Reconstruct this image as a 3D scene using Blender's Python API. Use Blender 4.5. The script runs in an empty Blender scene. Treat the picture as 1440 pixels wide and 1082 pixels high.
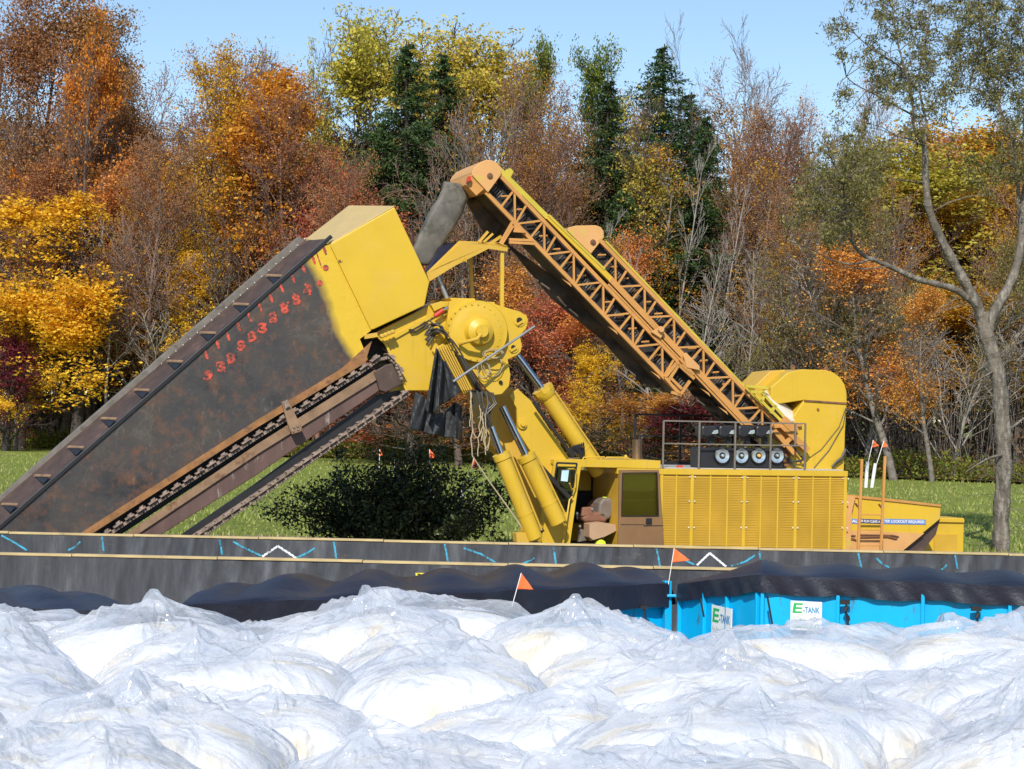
import bpy, math, random
import numpy as np
from mathutils import Vector, Matrix
R_ = math.radians
scene = bpy.context.scene
col = scene.collection
# ---------------------------------------------------------------- camera
FPX, IW, IH = 2687.0, 1440.0, 1082.0
CAMH, PITCH, ROLL = 3.8, 0.83, 1.25
cd = bpy.data.cameras.new('camera'); cam = bpy.data.objects.new('camera', cd); col.objects.link(cam)
cd.sensor_width = 36.0; cd.lens = 36.0*FPX/IW; cd.clip_start = 0.1; cd.clip_end = 6000
cam.location = (0, 0, CAMH)
CR = Matrix.Rotation(R_(90+PITCH), 3, 'X') @ Matrix.Rotation(R_(ROLL), 3, 'Z')
cam.rotation_euler = CR.to_euler()
scene.camera = cam
# ---------------------------------------------------------------- light
SUN_EL, SUN_AZ = 38.0, 10.0        # degrees; azimuth measured from straight behind the camera towards its left
world = bpy.data.worlds.new('World'); scene.world = world; world.use_nodes = True
wn = world.node_tree.nodes; wl = world.node_tree.links
sky = wn.new('ShaderNodeTexSky'); sky.sky_type = 'NISHITA'; sky.sun_disc = False
sky.sun_elevation = R_(SUN_EL); sky.air_density = 1.0; sky.dust_density = 0.1; sky.ozone_density = 2.5
sdir = Vector((-math.sin(R_(SUN_AZ))*math.cos(R_(SUN_EL)), -math.cos(R_(SUN_AZ))*math.cos(R_(SUN_EL)), math.sin(R_(SUN_EL))))
sky.sun_rotation = math.atan2(sdir.x, sdir.y)
bg = wn['Background']; bg.inputs['Strength'].default_value = 0.125
wl.new(sky.outputs[0], bg.inputs['Color'])
sl = bpy.data.lights.new('sun', 'SUN'); sl.energy = 4.3; sl.angle = R_(0.5); sl.color = (1.0, 0.94, 0.84)
so = bpy.data.objects.new('sun', sl); col.objects.link(so); so.location = (0, -10, 60)
so.rotation_euler = (-sdir).to_track_quat('-Z', 'Y').to_euler()
scene.view_settings.view_transform = 'Standard'; scene.view_settings.look = 'None'
scene.view_settings.exposure = 0.25; scene.view_settings.gamma = 1.0
scene.render.engine = 'CYCLES'
scene.cycles.max_bounces = 6; scene.cycles.transparent_max_bounces = 10
# ---------------------------------------------------------------- projection helpers (photo pixel + a plane -> world point)
C0 = Vector((0, 0, CAMH))
def ray(px, py): return CR @ Vector(((px-IW/2)/FPX, -(py-IH/2)/FPX, -1.0))
def W(px, py, Y):
    d = ray(px, py); return C0 + d*(Y/d.y)
def G(px, py):                                   # on the ground
    d = ray(px, py); return C0 + d*(-CAMH/d.z)
def Z_at(px, py, X, Y):
    p = W(px, py, Y); return p.z
PSI = R_(18.0)
ND = Vector((-math.sin(PSI), math.cos(PSI), 0)); E1 = Vector((math.cos(PSI), math.sin(PSI), 0))
Q0 = W(720, 650, 45.0)
def M(px, py, k=0.0):                            # point of the machine's side plane, k metres further back
    d = ray(px, py); return C0 + d*(((Q0-C0).dot(ND)+k)/d.dot(ND))
def sz(px, py, k=0.0):
    p = M(px, py, k); return (p-Q0).dot(E1), p.z
def L(s, z, k=0.0):
    q = Q0 + E1*s + ND*k; return Vector((q.x, q.y, z))
# ---------------------------------------------------------------- objects
def tag(o, label=None, cat=None, group=None, kind=None):
    if label: o['label'] = label
    if cat: o['category'] = cat
    if group: o['group'] = group
    if kind: o['kind'] = kind
    return o
def empty(name, loc, label=None, cat=None, group=None):
    o = bpy.data.objects.new(name, None); col.objects.link(o); o.location = loc; o.empty_display_size = 0.3
    return tag(o, label, cat, group)
def world_org(o):
    v = Vector((0, 0, 0))
    while o is not None: v += Vector(o.location); o = o.parent
    return v
class MB:
    def __init__(s): s.v = []; s.f = []; s.sm = []; s.cuts = [0]
    def cut(s): s.cuts.append(len(s.f))
    def each(s, name, mat, parent, **kw):          # one object for every piece ended by cut()
        if s.cuts[-1] != len(s.f): s.cut()
        out = []
        for a, b in zip(s.cuts[:-1], s.cuts[1:]):
            if a == b: continue
            q = MB(); ids = sorted({i for f in s.f[a:b] for i in f}); mp = {i: j for j, i in enumerate(ids)}
            q.v = [s.v[i] for i in ids]; q.f = [tuple(mp[i] for i in f) for f in s.f[a:b]]; q.sm = s.sm[a:b]; out.append(q.build(name, mat, parent, **kw))
        return out
    def add(s, vs, fs, smooth=False):
        b = len(s.v); s.v.extend([tuple(x) for x in vs]); s.f.extend([tuple(i+b for i in f) for f in fs]); s.sm.extend([smooth]*len(fs)); return s
    def loft(s, A, B, caps=True):                # two rings of equal length
        n = len(A); fs = [(i, (i+1) % n, n+(i+1) % n, n+i) for i in range(n)]
        if caps: fs += [tuple(range(n-1, -1, -1)), tuple(range(n, 2*n))]
        return s.add(list(A)+list(B), fs)
    def prism(s, poly, k0, k1):                  # polygon in photo pixels on the machine plane, real depth k0..k1
        A = [M(x, y, k0) for x, y in poly]; B = [a + ND*(k1-k0) for a in A]
        return s.loft(A, B)
    def slab(s, poly, vec):                      # world polygon extruded by vec
        A = [Vector(p) for p in poly]; B = [a+Vector(vec) for a in A]; return s.loft(A, B)
    def box(s, c, sx, sy, sz_, rz=0.0):
        c = Vector(c); ex = Vector((math.cos(rz), math.sin(rz), 0))*sx/2; ey = Vector((-math.sin(rz), math.cos(rz), 0))*sy/2; ez = Vector((0, 0, sz_/2))
        A = [c-ex-ey-ez, c+ex-ey-ez, c+ex+ey-ez, c-ex+ey-ez]; B = [a+ez*2 for a in A]; return s.loft(A, B)
    def bar(s, p, q, w, h=None, up=None):
        p = Vector(p); q = Vector(q); h = h or w; t = (q-p).normalized(); up = Vector(up) if up else ND
        if abs(t.dot(up)) > 0.95: up = Vector((0, 0, 1))
        a = t.cross(up).normalized(); b = t.cross(a).normalized()
        o = [a*w/2+b*h/2, -a*w/2+b*h/2, -a*w/2-b*h/2, a*w/2-b*h/2]
        return s.loft([p+x for x in o], [q+x for x in o])
    def tube(s, pts, r, n=8, caps=True):
        pts = [Vector(p) for p in pts]; rs = r if isinstance(r, (list, tuple)) else [r]*len(pts)
        rings = []; a = None
        for i, p in enumerate(pts):
            t = (pts[min(i+1, len(pts)-1)]-pts[max(i-1, 0)])
            t = t.normalized() if t.length > 1e-9 else Vector((0, 0, 1))
            if a is None: a = t.orthogonal().normalized()
            else:
                a = (a - t*a.dot(t)); a = a.normalized() if a.length > 1e-6 else t.orthogonal().normalized()
            b = t.cross(a)
            rings.append([p+(a*math.cos(2*math.pi*j/n)+b*math.sin(2*math.pi*j/n))*rs[i] for j in range(n)])
        vs = [v for rg in rings for v in rg]; fs = []
        for i in range(len(rings)-1):
            for j in range(n): fs.append((i*n+j, i*n+(j+1) % n, (i+1)*n+(j+1) % n, (i+1)*n+j))
        s.add(vs, fs, True)
        if caps:
            s.add(rings[0], [tuple(range(n-1, -1, -1))]); s.add(rings[-1], [tuple(range(n))])
        return s
    def lathe(s, c, axis, prof, n=32):           # prof: list of (dist along axis, radius)
        c = Vector(c); t = Vector(axis).normalized(); a = t.orthogonal().normalized(); b = t.cross(a)
        vs = [c+t*d+(a*math.cos(2*math.pi*j/n)+b*math.sin(2*math.pi*j/n))*r for d, r in prof for j in range(n)]
        fs = [(i*n+j, i*n+(j+1) % n, (i+1)*n+(j+1) % n, (i+1)*n+j) for i in range(len(prof)-1) for j in range(n)]
        s.add(vs, fs, True)
        s.add(vs[:n], [tuple(range(n-1, -1, -1))]); s.add(vs[-n:], [tuple(range(n))]); return s
    def grid(s, nu, nv, fn, smooth=True):
        vs = [fn(i/(nu-1), j/(nv-1)) for j in range(nv) for i in range(nu)]
        fs = [(j*nu+i, j*nu+i+1, (j+1)*nu+i+1, (j+1)*nu+i) for j in range(nv-1) for i in range(nu-1)]
        return s.add(vs, fs, smooth)
    def build(s, name, mat, parent=None, bevel=0.0, solid=0.0, loc=None, **t):
        me = bpy.data.meshes.new(name); org = world_org(parent) if parent is not None else Vector(loc or (0, 0, 0))
        me.from_pydata([(v[0]-org.x, v[1]-org.y, v[2]-org.z) for v in s.v], [], s.f)
        me.polygons.foreach_set('use_smooth', s.sm); me.validate(); me.update()
        me.materials.append(mat)
        if any(s.sm): me.set_sharp_from_angle(angle=R_(38))
        o = bpy.data.objects.new(name, me); col.objects.link(o)
        if parent is not None: o.parent = parent
        else: o.location = org
        if solid:
            m = o.modifiers.new('solid', 'SOLIDIFY'); m.thickness = solid; m.offset = 0
        if bevel:
            m = o.modifiers.new('bevel', 'BEVEL'); m.width = bevel; m.segments = 2; m.limit_method = 'ANGLE'; m.angle_limit = R_(40)
        if t: tag(o, **t)
        return o
# ---------------------------------------------------------------- materials
def new_mat(name):
    m = bpy.data.materials.new(name); m.use_nodes = True; nt = m.node_tree
    return m, nt, nt.nodes['Principled BSDF']
def nz(nt, scale, detail=4, rough=0.55, co='Object', stretch=None, dist=0.0):
    tc = nt.nodes.new('ShaderNodeTexCoord'); n = nt.nodes.new('ShaderNodeTexNoise')
    n.inputs['Scale'].default_value = scale; n.inputs['Detail'].default_value = detail; n.inputs['Roughness'].default_value = rough; n.inputs['Distortion'].default_value = dist
    if stretch:
        mp = nt.nodes.new('ShaderNodeMapping'); mp.inputs['Scale'].default_value = stretch
        nt.links.new(tc.outputs[co], mp.inputs['Vector']); nt.links.new(mp.outputs[0], n.inputs['Vector'])
    else: nt.links.new(tc.outputs[co], n.inputs['Vector'])
    return n.outputs['Fac']
def ramp(nt, fac, stops, interp='LINEAR'):
    r = nt.nodes.new('ShaderNodeValToRGB'); r.color_ramp.interpolation = interp
    el = r.color_ramp.elements
    while len(el) < len(stops): el.new(0.5)
    for e, (p, c) in zip(el, stops): e.position = p; e.color = (c if len(c) == 4 else (*c, 1))
    nt.links.new(fac, r.inputs['Fac']); return r.outputs['Color']
def mixc(nt, fac, a, b, mode='MIX'):
    m = nt.nodes.new('ShaderNodeMix'); m.data_type = 'RGBA'; m.blend_type = mode
    for i, x in ((0, fac), (6, a), (7, b)):
        if hasattr(x, 'is_linked') or isinstance(x, bpy.types.NodeSocket): nt.links.new(x, m.inputs[i])
        else: m.inputs[i].default_value = (x if not isinstance(x, tuple) else (x if len(x) == 4 else (*x, 1)))
    return m.outputs[2]
def math_(nt, op, a, b=None, clamp=False):
    m = nt.nodes.new('ShaderNodeMath'); m.operation = op; m.use_clamp = clamp
    for i, x in enumerate((a, b)):
        if x is None: continue
        if isinstance(x, bpy.types.NodeSocket): nt.links.new(x, m.inputs[i])
        else: m.inputs[i].default_value = x
    return m.outputs[0]
def bump(nt, bs, h, strength=0.3, dist=0.02):
    b = nt.nodes.new('ShaderNodeBump'); b.inputs['Strength'].default_value = strength; b.inputs['Distance'].default_value = dist
    nt.links.new(h, b.inputs['Height'])
    nt.links.new(b.outputs[0], bs.inputs['Normal']); return b
def pm(name, base, rough=0.5, metal=0.0, var=0.15, scale=3.0, dirt=None, dth=0.62, dscale=2.5, bmp=0.15, bsc=25, bd=0.01, stretch=None, spec=0.5):
    m, nt, bs = new_mat(name)
    a = tuple(max(0, c*(1-var)) for c in base); b = tuple(min(1, c*(1+var)) for c in base)
    c = ramp(nt, nz(nt, scale, 5, stretch=stretch), [(0.3, a), (0.7, b)])
    if dirt:
        f = ramp(nt, nz(nt, dscale, 8, 0.7, stretch=stretch), [(dth, (0, 0, 0)), (dth+0.1, (1, 1, 1))])
        c = mixc(nt, f, c, dirt)
    nt.links.new(c, bs.inputs['Base Color'])
    bs.inputs['Roughness'].default_value = rough; bs.inputs['Metallic'].default_value = metal; bs.inputs['Specular IOR Level'].default_value = spec
    if bmp: bump(nt, bs, nz(nt, bsc, 4), bmp, bd)
    return m
YEL = (0.60, 0.385, 0.026)
def paint(name, base, rough, grime=0.35, chips=True, seed=0.0):
    m, nt, bs = new_mat(name)
    a = tuple(c*.93 for c in base); b = tuple(min(1, c*1.06) for c in base)
    c = ramp(nt, nz(nt, .9, 5), [(0.3, a), (0.7, b)])
    pale = ramp(nt, nz(nt, 1.7, 6, .7), [(.52, (0,)*3), (.75, (1,)*3)]); c = mixc(nt, math_(nt, 'MULTIPLY', pale, .28), c, (min(1, base[0]*1.02), base[1]*1.05, base[2]+.11))
    run = ramp(nt, nz(nt, 3.0, 7, .7, stretch=(2.2, 2.2, .22)), [(.56, (0,)*3), (.80, (1,)*3)]); c = mixc(nt, math_(nt, 'MULTIPLY', run, grime), c, (base[0]*.42, base[1]*.36, .02))
    if chips:
        ch = ramp(nt, nz(nt, 9, 8, .8), [(.705, (0,)*3), (.73, (1,)*3)]); c = mixc(nt, math_(nt, 'MULTIPLY', ch, .75), c, (.14, .06, .025))
    nt.links.new(c, bs.inputs['Base Color']); bs.inputs['Roughness'].default_value = rough
    bump(nt, bs, nz(nt, 2.0, 4), .12, .03); return m
m_yel = paint('yellow_paint', YEL, 0.45)
m_yel2 = paint('faded_yellow_paint', (0.56, 0.345, 0.04), 0.55, .5)
m_fresh = paint('fresh_yellow_paint', (0.61, 0.395, 0.024), 0.40, .10, False)
m_louv = pm('louvre_yellow', (0.54, 0.325, 0.03), 0.6, var=0.12, scale=1.2, dirt=(0.42, 0.27, 0.10), dth=0.64, dscale=1.5, bmp=0)
m_org = pm('faded_orange_paint', (0.52, 0.25, 0.065), 0.6, var=0.12, scale=2, dirt=(0.30, 0.12, 0.04), dth=0.63, dscale=5, bmp=0.1)
m_peach = pm('peach_faded_paint', (0.60, 0.32, 0.115), 0.6, var=0.07, scale=2, dirt=(0.52, 0.42, 0.06), dth=0.56, dscale=0.9, bmp=0.1)
m_lime = pm('dull_lime_yellow_paint', (0.50, 0.40, 0.04), 0.6, var=0.12, scale=3)
m_black = pm('black_steel', (0.012, 0.012, 0.014), 0.5, var=0.3, bmp=0.1)
m_belt = pm('black_belt', (0.02, 0.018, 0.018), 0.8, var=0.4, scale=5, dirt=(0.06, 0.045, 0.035), dth=0.55)
m_brownpan = pm('weathered_brown_sheet', (0.10, 0.075, 0.055), 0.8, var=0.35, scale=1.4, dirt=(0.045, 0.03, 0.022), dth=0.52, dscale=1.2)
m_rust = pm('rust_steel', (0.16, 0.075, 0.04), 0.8, var=0.4, scale=4, dirt=(0.25, 0.11, 0.04), dth=0.5, dscale=6, bmp=0.4)
m_girder = pm('maroon_girder', (0.11, 0.062, 0.052), 0.6, var=0.3, scale=2, dirt=(0.36, 0.30, 0.27), dth=0.60, dscale=5, bmp=0.2, stretch=(1, 1, 0.25))
m_tan = pm('tan_rust_plate', (0.25, 0.155, 0.09), 0.75, var=0.25, scale=3, dirt=(0.15, 0.07, 0.035), dth=0.55)
m_chain = pm('dusty_chain_steel', (0.27, 0.20, 0.16), 0.7, 0.0, var=0.35, scale=9, dirt=(0.07, 0.045, 0.035), dth=0.53, dscale=8, bmp=0.4)
m_orgrust = pm('orange_rust_edge', (0.28, 0.13, 0.045), 0.75, var=0.3, scale=4, dirt=(0.12, 0.06, 0.04), dth=0.55, dscale=5)
m_chan = pm('brown_channel_steel', (0.07, 0.044, 0.034), 0.6, var=0.3, scale=2.5, dirt=(0.14, 0.075, 0.05), dth=0.58)
m_strip = pm('worn_grey_belt', (0.16, 0.14, 0.12), 0.8, var=0.25, scale=5, dirt=(0.09, 0.07, 0.06), dth=0.55)
m_chrome = pm('chrome_rod', (0.55, 0.57, 0.62), 0.12, 1.0, var=0.03, bmp=0)
m_galv = pm('grey_galvanised_pipe', (0.45, 0.46, 0.47), 0.35, 0.7, var=0.1)
m_rubber = pm('black_rubber_sheet', (0.035, 0.038, 0.042), 0.65, var=0.4, scale=5, dirt=(0.11, 0.115, 0.12), dth=0.56, dscale=3, bmp=0.5, bsc=9, bd=0.03)
m_chute = pm('grimy_grey_rubber', (0.115, 0.105, 0.09), 0.7, var=0.4, scale=2.2, dirt=(0.07, 0.065, 0.05), dth=0.52, dscale=3, bmp=0.4, bsc=7)
m_navy = pm('navy_tarpaulin', (0.018, 0.02, 0.05), 0.6, var=0.2)
m_hose = pm('hydraulic_hose', (0.05, 0.045, 0.035), 0.45, var=0.3)
m_rope = pm('pale_rope', (0.42, 0.34, 0.22), 0.9, var=0.15)
m_brown = pm('brown_door_paint', (0.21, 0.115, 0.05), 0.5, var=0.10, scale=2)
m_grey = pm('grey_roof_paint', (0.42, 0.41, 0.39), 0.7, var=0.12)
m_rail = pm('grey_brown_rail', (0.20, 0.17, 0.14), 0.6, 0.2)
m_lamp = pm('black_lamp_housing', (0.018, 0.018, 0.022), 0.45, var=0.2)
m_seat = pm('grey_seat_vinyl', (0.16, 0.13, 0.11), 0.6, var=0.2)
m_seatb = pm('brown_seat_cloth', (0.22, 0.10, 0.06), 0.8, var=0.2)
m_card = pm('cardboard', (0.42, 0.27, 0.16), 0.85, var=0.08)
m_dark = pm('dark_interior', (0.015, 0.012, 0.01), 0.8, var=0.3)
m_hiv = pm('lime_high_visibility', (0.62, 0.85, 0.04), 0.7, var=0.06)
m_white = pm('white_plastic', (0.80, 0.80, 0.78), 0.4, var=0.03)
m_cream = pm('cream_fibreglass', (0.70, 0.66, 0.55), 0.5, var=0.06, dirt=(0.45, 0.40, 0.30), dth=0.63)
m_red = pm('red_paint', (0.55, 0.04, 0.02), 0.5)
m_flag = pm('orange_flag', (0.95, 0.16, 0.035), 0.6, var=0.05)
m_spray = pm('red_spray_paint', (0.56, 0.075, 0.04), 0.7, var=0.25, scale=8, dirt=(0.13, 0.045, 0.035), dth=0.46, dscale=9)
m_blue = pm('blue_container_paint', (0.0, 0.40, 0.74), 0.4, var=0.12, scale=1.2, dirt=(0.06, 0.17, 0.27), dth=0.57, dscale=5, bmp=0.2, bsc=3, bd=.03, stretch=(1, 1, .4))
m_cyan = pm('cyan_marking_paint', (0.05, 0.33, 0.48), 0.8, var=0.25, scale=9, dirt=(0.05, 0.09, 0.11), dth=0.50, dscale=7)
m_wpaint = pm('white_marking_paint', (0.66, 0.68, 0.70), 0.8, var=0.1, dirt=(0.22, 0.23, 0.24), dth=0.58, dscale=8)
m_wood = pm('pine_board', (0.50, 0.38, 0.19), 0.8, var=0.2, scale=2, dirt=(0.28, 0.2, 0.1), dth=0.6)
m_signy = pm('yellow_sticker', (0.80, 0.66, 0.05), 0.5, var=0.05)
m_navysign = pm('navy_sign', (0.02, 0.03, 0.13), 0.4, var=0.05)
m_bluesign = pm('blue_sign', (0.12, 0.22, 0.50), 0.4, var=0.05)
m_green = pm('green_print', (0.02, 0.42, 0.10), 0.5, var=0.02)
m_bluep = pm('blue_print', (0.05, 0.25, 0.50), 0.5, var=0.02)
m_greyp = pm('grey_print', (0.35, 0.42, 0.42), 0.5, var=0.02)
def glass_mat(name, tint, rough=0.03, fac=0.35):
    m, nt, bs = new_mat(name); out = nt.nodes['Material Output']
    tr = nt.nodes.new('ShaderNodeBsdfTransparent'); tr.inputs[0].default_value = (*tint, 1)
    gl = nt.nodes.new('ShaderNodeBsdfGlossy'); gl.inputs['Roughness'].default_value = rough
    fr = nt.nodes.new('ShaderNodeFresnel'); fr.inputs[0].default_value = 1.5
    mx = nt.nodes.new('ShaderNodeMixShader')
    nt.links.new(math_(nt, 'ADD', fr.outputs[0], fac, True), mx.inputs[0]); nt.links.new(tr.outputs[0], mx.inputs[1]); nt.links.new(gl.outputs[0], mx.inputs[2]); nt.links.new(mx.outputs[0], out.inputs[0])
    return m
m_glass = glass_mat('green_tinted_glass', (0.95, 0.98, 0.74), fac=0.03)
m_glassd = glass_mat('dark_teal_glass', (0.45, 0.55, 0.52), fac=0.10)
m_mirror = pm('mirror_glass', (0.5, 0.6, 0.75), 0.05, 1.0, var=0.02, bmp=0)
m_lens = pm('lamp_lens', (0.50, 0.56, 0.60), 0.18, 0.6, var=0.2, scale=12, bmp=0.2)
m_amber = pm('amber_bulb', (0.8, 0.45, 0.1), 0.3)
# text -> mesh verts in (x,z)
def text_mesh(txt, bold=0.0, extr=0.0):
    cu = bpy.data.curves.new('t', 'FONT'); cu.body = txt; cu.size = 1.0; cu.offset = bold; cu.extrude = extr; cu.resolution_u = 3
    cu.align_x = 'CENTER'; cu.align_y = 'CENTER'
    o = bpy.data.objects.new('t', cu); col.objects.link(o)
    dg = bpy.context.evaluated_depsgraph_get(); me = bpy.data.meshes.new_from_object(o.evaluated_get(dg))
    vs = [tuple(v.co) for v in me.vertices]; fs = [tuple(p.vertices) for p in me.polygons]
    bpy.data.objects.remove(o); bpy.data.curves.remove(cu); bpy.data.meshes.remove(me)
    return vs, fs
def text_on(mb, txt, c, ex, ez, wid, hei, bold=0.0, lift=0.006):   # centre c, unit dirs, fitted size
    vs, fs = text_mesh(txt, bold, 0.0)
    xs = [v[0] for v in vs]; ys = [v[1] for v in vs]; w = max(xs)-min(xs); h = max(ys)-min(ys); cx = (max(xs)+min(xs))/2; cy = (max(ys)+min(ys))/2
    c = Vector(c); ex = Vector(ex); ez = Vector(ez); n = ex.cross(ez)
    mb.add([c+ex*((v[0]-cx)/w*wid)+ez*((v[1]-cy)/h*hei)+n*lift for v in vs], fs)
# ================================================================ setting
rng = np.random.default_rng(7)
def ground_material():
    m, nt, bs = new_mat('grass_ground')
    big = nz(nt, 0.05, 5); fine = nz(nt, 3.0, 8, 0.75); mid = nz(nt, 0.6, 6, 0.7)
    g = ramp(nt, fine, [(0.25, (0.14, 0.185, 0.035)), (0.5, (0.22, 0.27, 0.055)), (0.78, (0.34, 0.35, 0.11))])
    y = ramp(nt, mid, [(0.35, (0.15, 0.21, 0.035)), (0.75, (0.38, 0.33, 0.13))])
    c = mixc(nt, ramp(nt, big, [(0.35, (0.15,)*3), (0.7, (0.55,)*3)]), g, y)
    nt.links.new(c, bs.inputs['Base Color']); bs.inputs['Roughness'].default_value = 0.9; bs.inputs['Specular IOR Level'].default_value = 0.1
    bump(nt, bs, nz(nt, 6, 8, 0.8), 0.9, 0.12); return m
def gz(x, y):
    return 0.10*math.sin(x*0.05+1)*math.sin(y*0.04) + 0.05*math.sin(x*0.31+y*0.2) if 60 < y < 400 else 0.0
mb = MB(); xs = [-3000, -1200, -500, -200]+list(np.linspace(-100, 100, 61))+[200, 500, 1200, 3000]; ys = [-300, -50, 0, 20, 40, 60]+list(np.linspace(64, 190, 64))+[240, 320, 500, 1000, 2500, 5000]
mb.add([(x, y, gz(x, y)) for y in ys for x in xs], [(j*len(xs)+i, j*len(xs)+i+1, (j+1)*len(xs)+i+1, (j+1)*len(xs)+i) for j in range(len(ys)-1) for i in range(len(xs)-1)], True)
mb.build('ground', ground_material(), kind='structure')
m_dirt = pm('packed_dirt', (0.22, 0.17, 0.115), 0.95, var=0.3, scale=1.5, dirt=(0.12, 0.09, 0.06), dth=0.5, bmp=0.6, bsc=9, bd=0.05)
MB().grid(40, 40, lambda u, v: (-26+52*u, -6+62*v, 0.006+0.02*math.sin(u*30)*math.sin(v*37)+0.02), True).build('dirt_yard', m_dirt, kind='structure')
m_litter = pm('leaf_litter', (0.13, 0.075, 0.035), 0.95, var=0.4, scale=2.5, dirt=(0.06, 0.04, 0.02), dth=0.5, bmp=0.8, bsc=7, bd=0.1)
# forest floor follows the curved edge of the wood
def edgeY(x):                                    # where the wood begins, by photo column
    return 138.0 - 0.42*x if x < 0 else 138.0 - 0.62*x
mb = MB(); mb.grid(60, 8, lambda u, v: (-90+190*u, edgeY(-90+190*u)+2.2+1.2*math.sin(u*47)+v*110, gz(-90+190*u, 150)+0.12+v*1.5), True)
mb.build('forest_floor', m_litter, kind='structure')
# ---------------------------------------------------------------- the lined containment walls
m_liner, nt, bs = new_mat('black_liner')
lc = ramp(nt, nz(nt, 1.6, 6, 0.7, stretch=(1.6, 1, 0.3)), [(0.3, (0.04, 0.041, 0.046)), (0.55, (0.075, 0.077, 0.085)), (0.8, (0.17, 0.17, 0.175))])
mud = ramp(nt, nz(nt, 2.2, 8, 0.75, stretch=(0.5, 1, 1.2)), [(0.60, (0, 0, 0)), (0.72, (1, 1, 1))])
lc = mixc(nt, math_(nt, 'MULTIPLY', mud, 0.5), lc, (0.19, 0.16, 0.12))
nt.links.new(lc, bs.inputs['Base Color']); bs.inputs['Roughness'].default_value = 0.25
bump(nt, bs, nz(nt, 5, 5, stretch=(2.5, 1, 0.3)), 0.5, 0.04)
def wallfold(x, z, seed):
    r = 0.0
    for i, (fx, sh, am) in enumerate(((1.3, 0.25, .045), (2.9, -0.35, .034), (5.7, 0.3, .024), (11.0, -0.2, .012))):
        ph = seed*1.7+i*2.1
        s = math.sin(fx*(x+sh*z)*1.9+ph+1.5*math.sin(0.7*x+ph)); r += am*1.25*(1-abs(s))**3.2*(0.5+0.5*math.sin(0.9*x+ph*3))
    return r
def lined_wall(Y, ztop, seed, label):
    t = empty('liner_wall', (0, Y, 0), label, 'wall')
    MB().grid(760, 14, lambda u, v: (-17+34*u, Y-0.05-wallfold(-17+34*u, v*ztop, seed)-0.10*(1-v)**2, 0.0+v*(ztop-0.045))).build('liner', m_liner, t)
    MB().grid(120, 6, lambda u, v: (17-34*u, Y+0.10+0.1*(1-v)**2, 0.0+v*(ztop-0.045))).build('liner', m_liner, t)
    mb = MB()
    for i in range(14):
        x0 = -17+i*34/14; j = (i*37 % 11)/11*0.012
        mb.box((x0+34/28, Y+0.02, ztop-0.02+j), 34/14-0.012, 0.17, 0.04); mb.cut()
    mb.each('top_board', m_wood, t, bevel=0.006)
    mb = MB()
    for i in range(15): mb.box((-16.8+i*2.4, Y+0.03, ztop/2-0.03), 0.08, 0.06, ztop-0.07); mb.cut()
    mb.each('post', m_wood, t)
    return t
NW, FW = 32.0, 37.2
zn = W(720, 793, NW).z; zf = W(720, 763.5, FW).z
wall_near = lined_wall(NW, zn, 1, 'near black lined wall with pine board top, behind the blue containers')
wall_far = lined_wall(FW, zf, 5, 'far black lined wall with blue and white spray marks, in front of the digging machine')
MB().grid(80, 20, lambda u, v: (-17+34*u, NW+0.2+v*(FW-NW-0.4), 0.05+0.02*math.sin(u*90+v*9))).build('pit_floor', m_liner, kind='structure')
def stroke(mb, pts, w, Y, seed, ztop):
    P = [W(x, y, Y-0.05) for x, y in pts]; n = 14
    for a, b in zip(P[:-1], P[1:]):
        d = (b-a); t = Vector((d.x, 0, d.z)).normalized(); nrm = Vector((-t.z, 0, t.x))*w/2
        vs = []
        for i in range(n+1):
            c = a+d*(i/n)
            for sgn in (-1, 1):
                q = c+nrm*sgn*(1+0.25*math.sin(i*2.3+sgn)); v = q.z/ztop
                vs.append((q.x, Y-0.05-wallfold(q.x, q.z, seed)-0.10*max(0, 1-v)**2-0.008, min(q.z, ztop-0.05)))
        mb.add(vs, [(2*i, 2*i+1, 2*i+3, 2*i+2) for i in range(n)])
cy = MB(); wh = MB()
for pts in ([(143, 751), (146, 775)], [(309, 756), (313, 780)], [(469, 759), (473, 785)], [(625, 763), (630, 790)], [(778, 768), (782, 794)], [(923, 771), (928, 796)],
            [(1067, 772), (1071, 797)], [(1206, 774), (1211, 799)], [(1342, 776), (1346, 800)],
            [(2, 753), (22, 764), (38, 774)], [(96, 774), (106, 769), (113, 762)], [(328, 762), (345, 771), (368, 782)], [(418, 784), (432, 778), (444, 770)],
            [(652, 771), (676, 779), (697, 791)], [(735, 793), (752, 785)], [(955, 782), (965, 789), (976, 794)], [(1028, 796), (1048, 790), (1062, 781)], [(1232, 785), (1240, 793), (1250, 798)], [(1323, 801), (1331, 794)]):
    stroke(cy, pts, 0.035, FW, 5, zf)
for pts in ([(369, 783), (391, 768), (417, 785)], [(980, 795), (998, 778), (1021, 797)]): stroke(wh, pts, 0.04, FW, 5, zf)
cy.build('spray_mark', m_cyan, wall_far, label='cyan spray marks'); wh.build('spray_mark', m_wpaint, wall_far, label='white chevron spray marks')
# caution sticker on near wall
mb = MB(); P = [W(x, y, NW-0.2) for x, y in ((584, 806), (609, 806), (609, 815), (586, 816))]; mb.slab(P[::-1], (0, 0.01, 0))
st = mb.build('warning_sticker', m_signy, wall_near)
mb = MB(); P = [W(x, y, NW-0.206) for x, y in ((586, 807), (590, 807), (603, 815), (597, 815))]; mb.slab(P[::-1], (0, 0.004, 0)); mb.build('print', m_black, st)
mb = MB(); P = [W(x, y, NW-0.206) for x, y in ((597, 808), (605, 808), (604, 810), (599, 810))]; mb.slab(P[::-1], (0, 0.004, 0)); mb.build('print', m_red, st)
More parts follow.
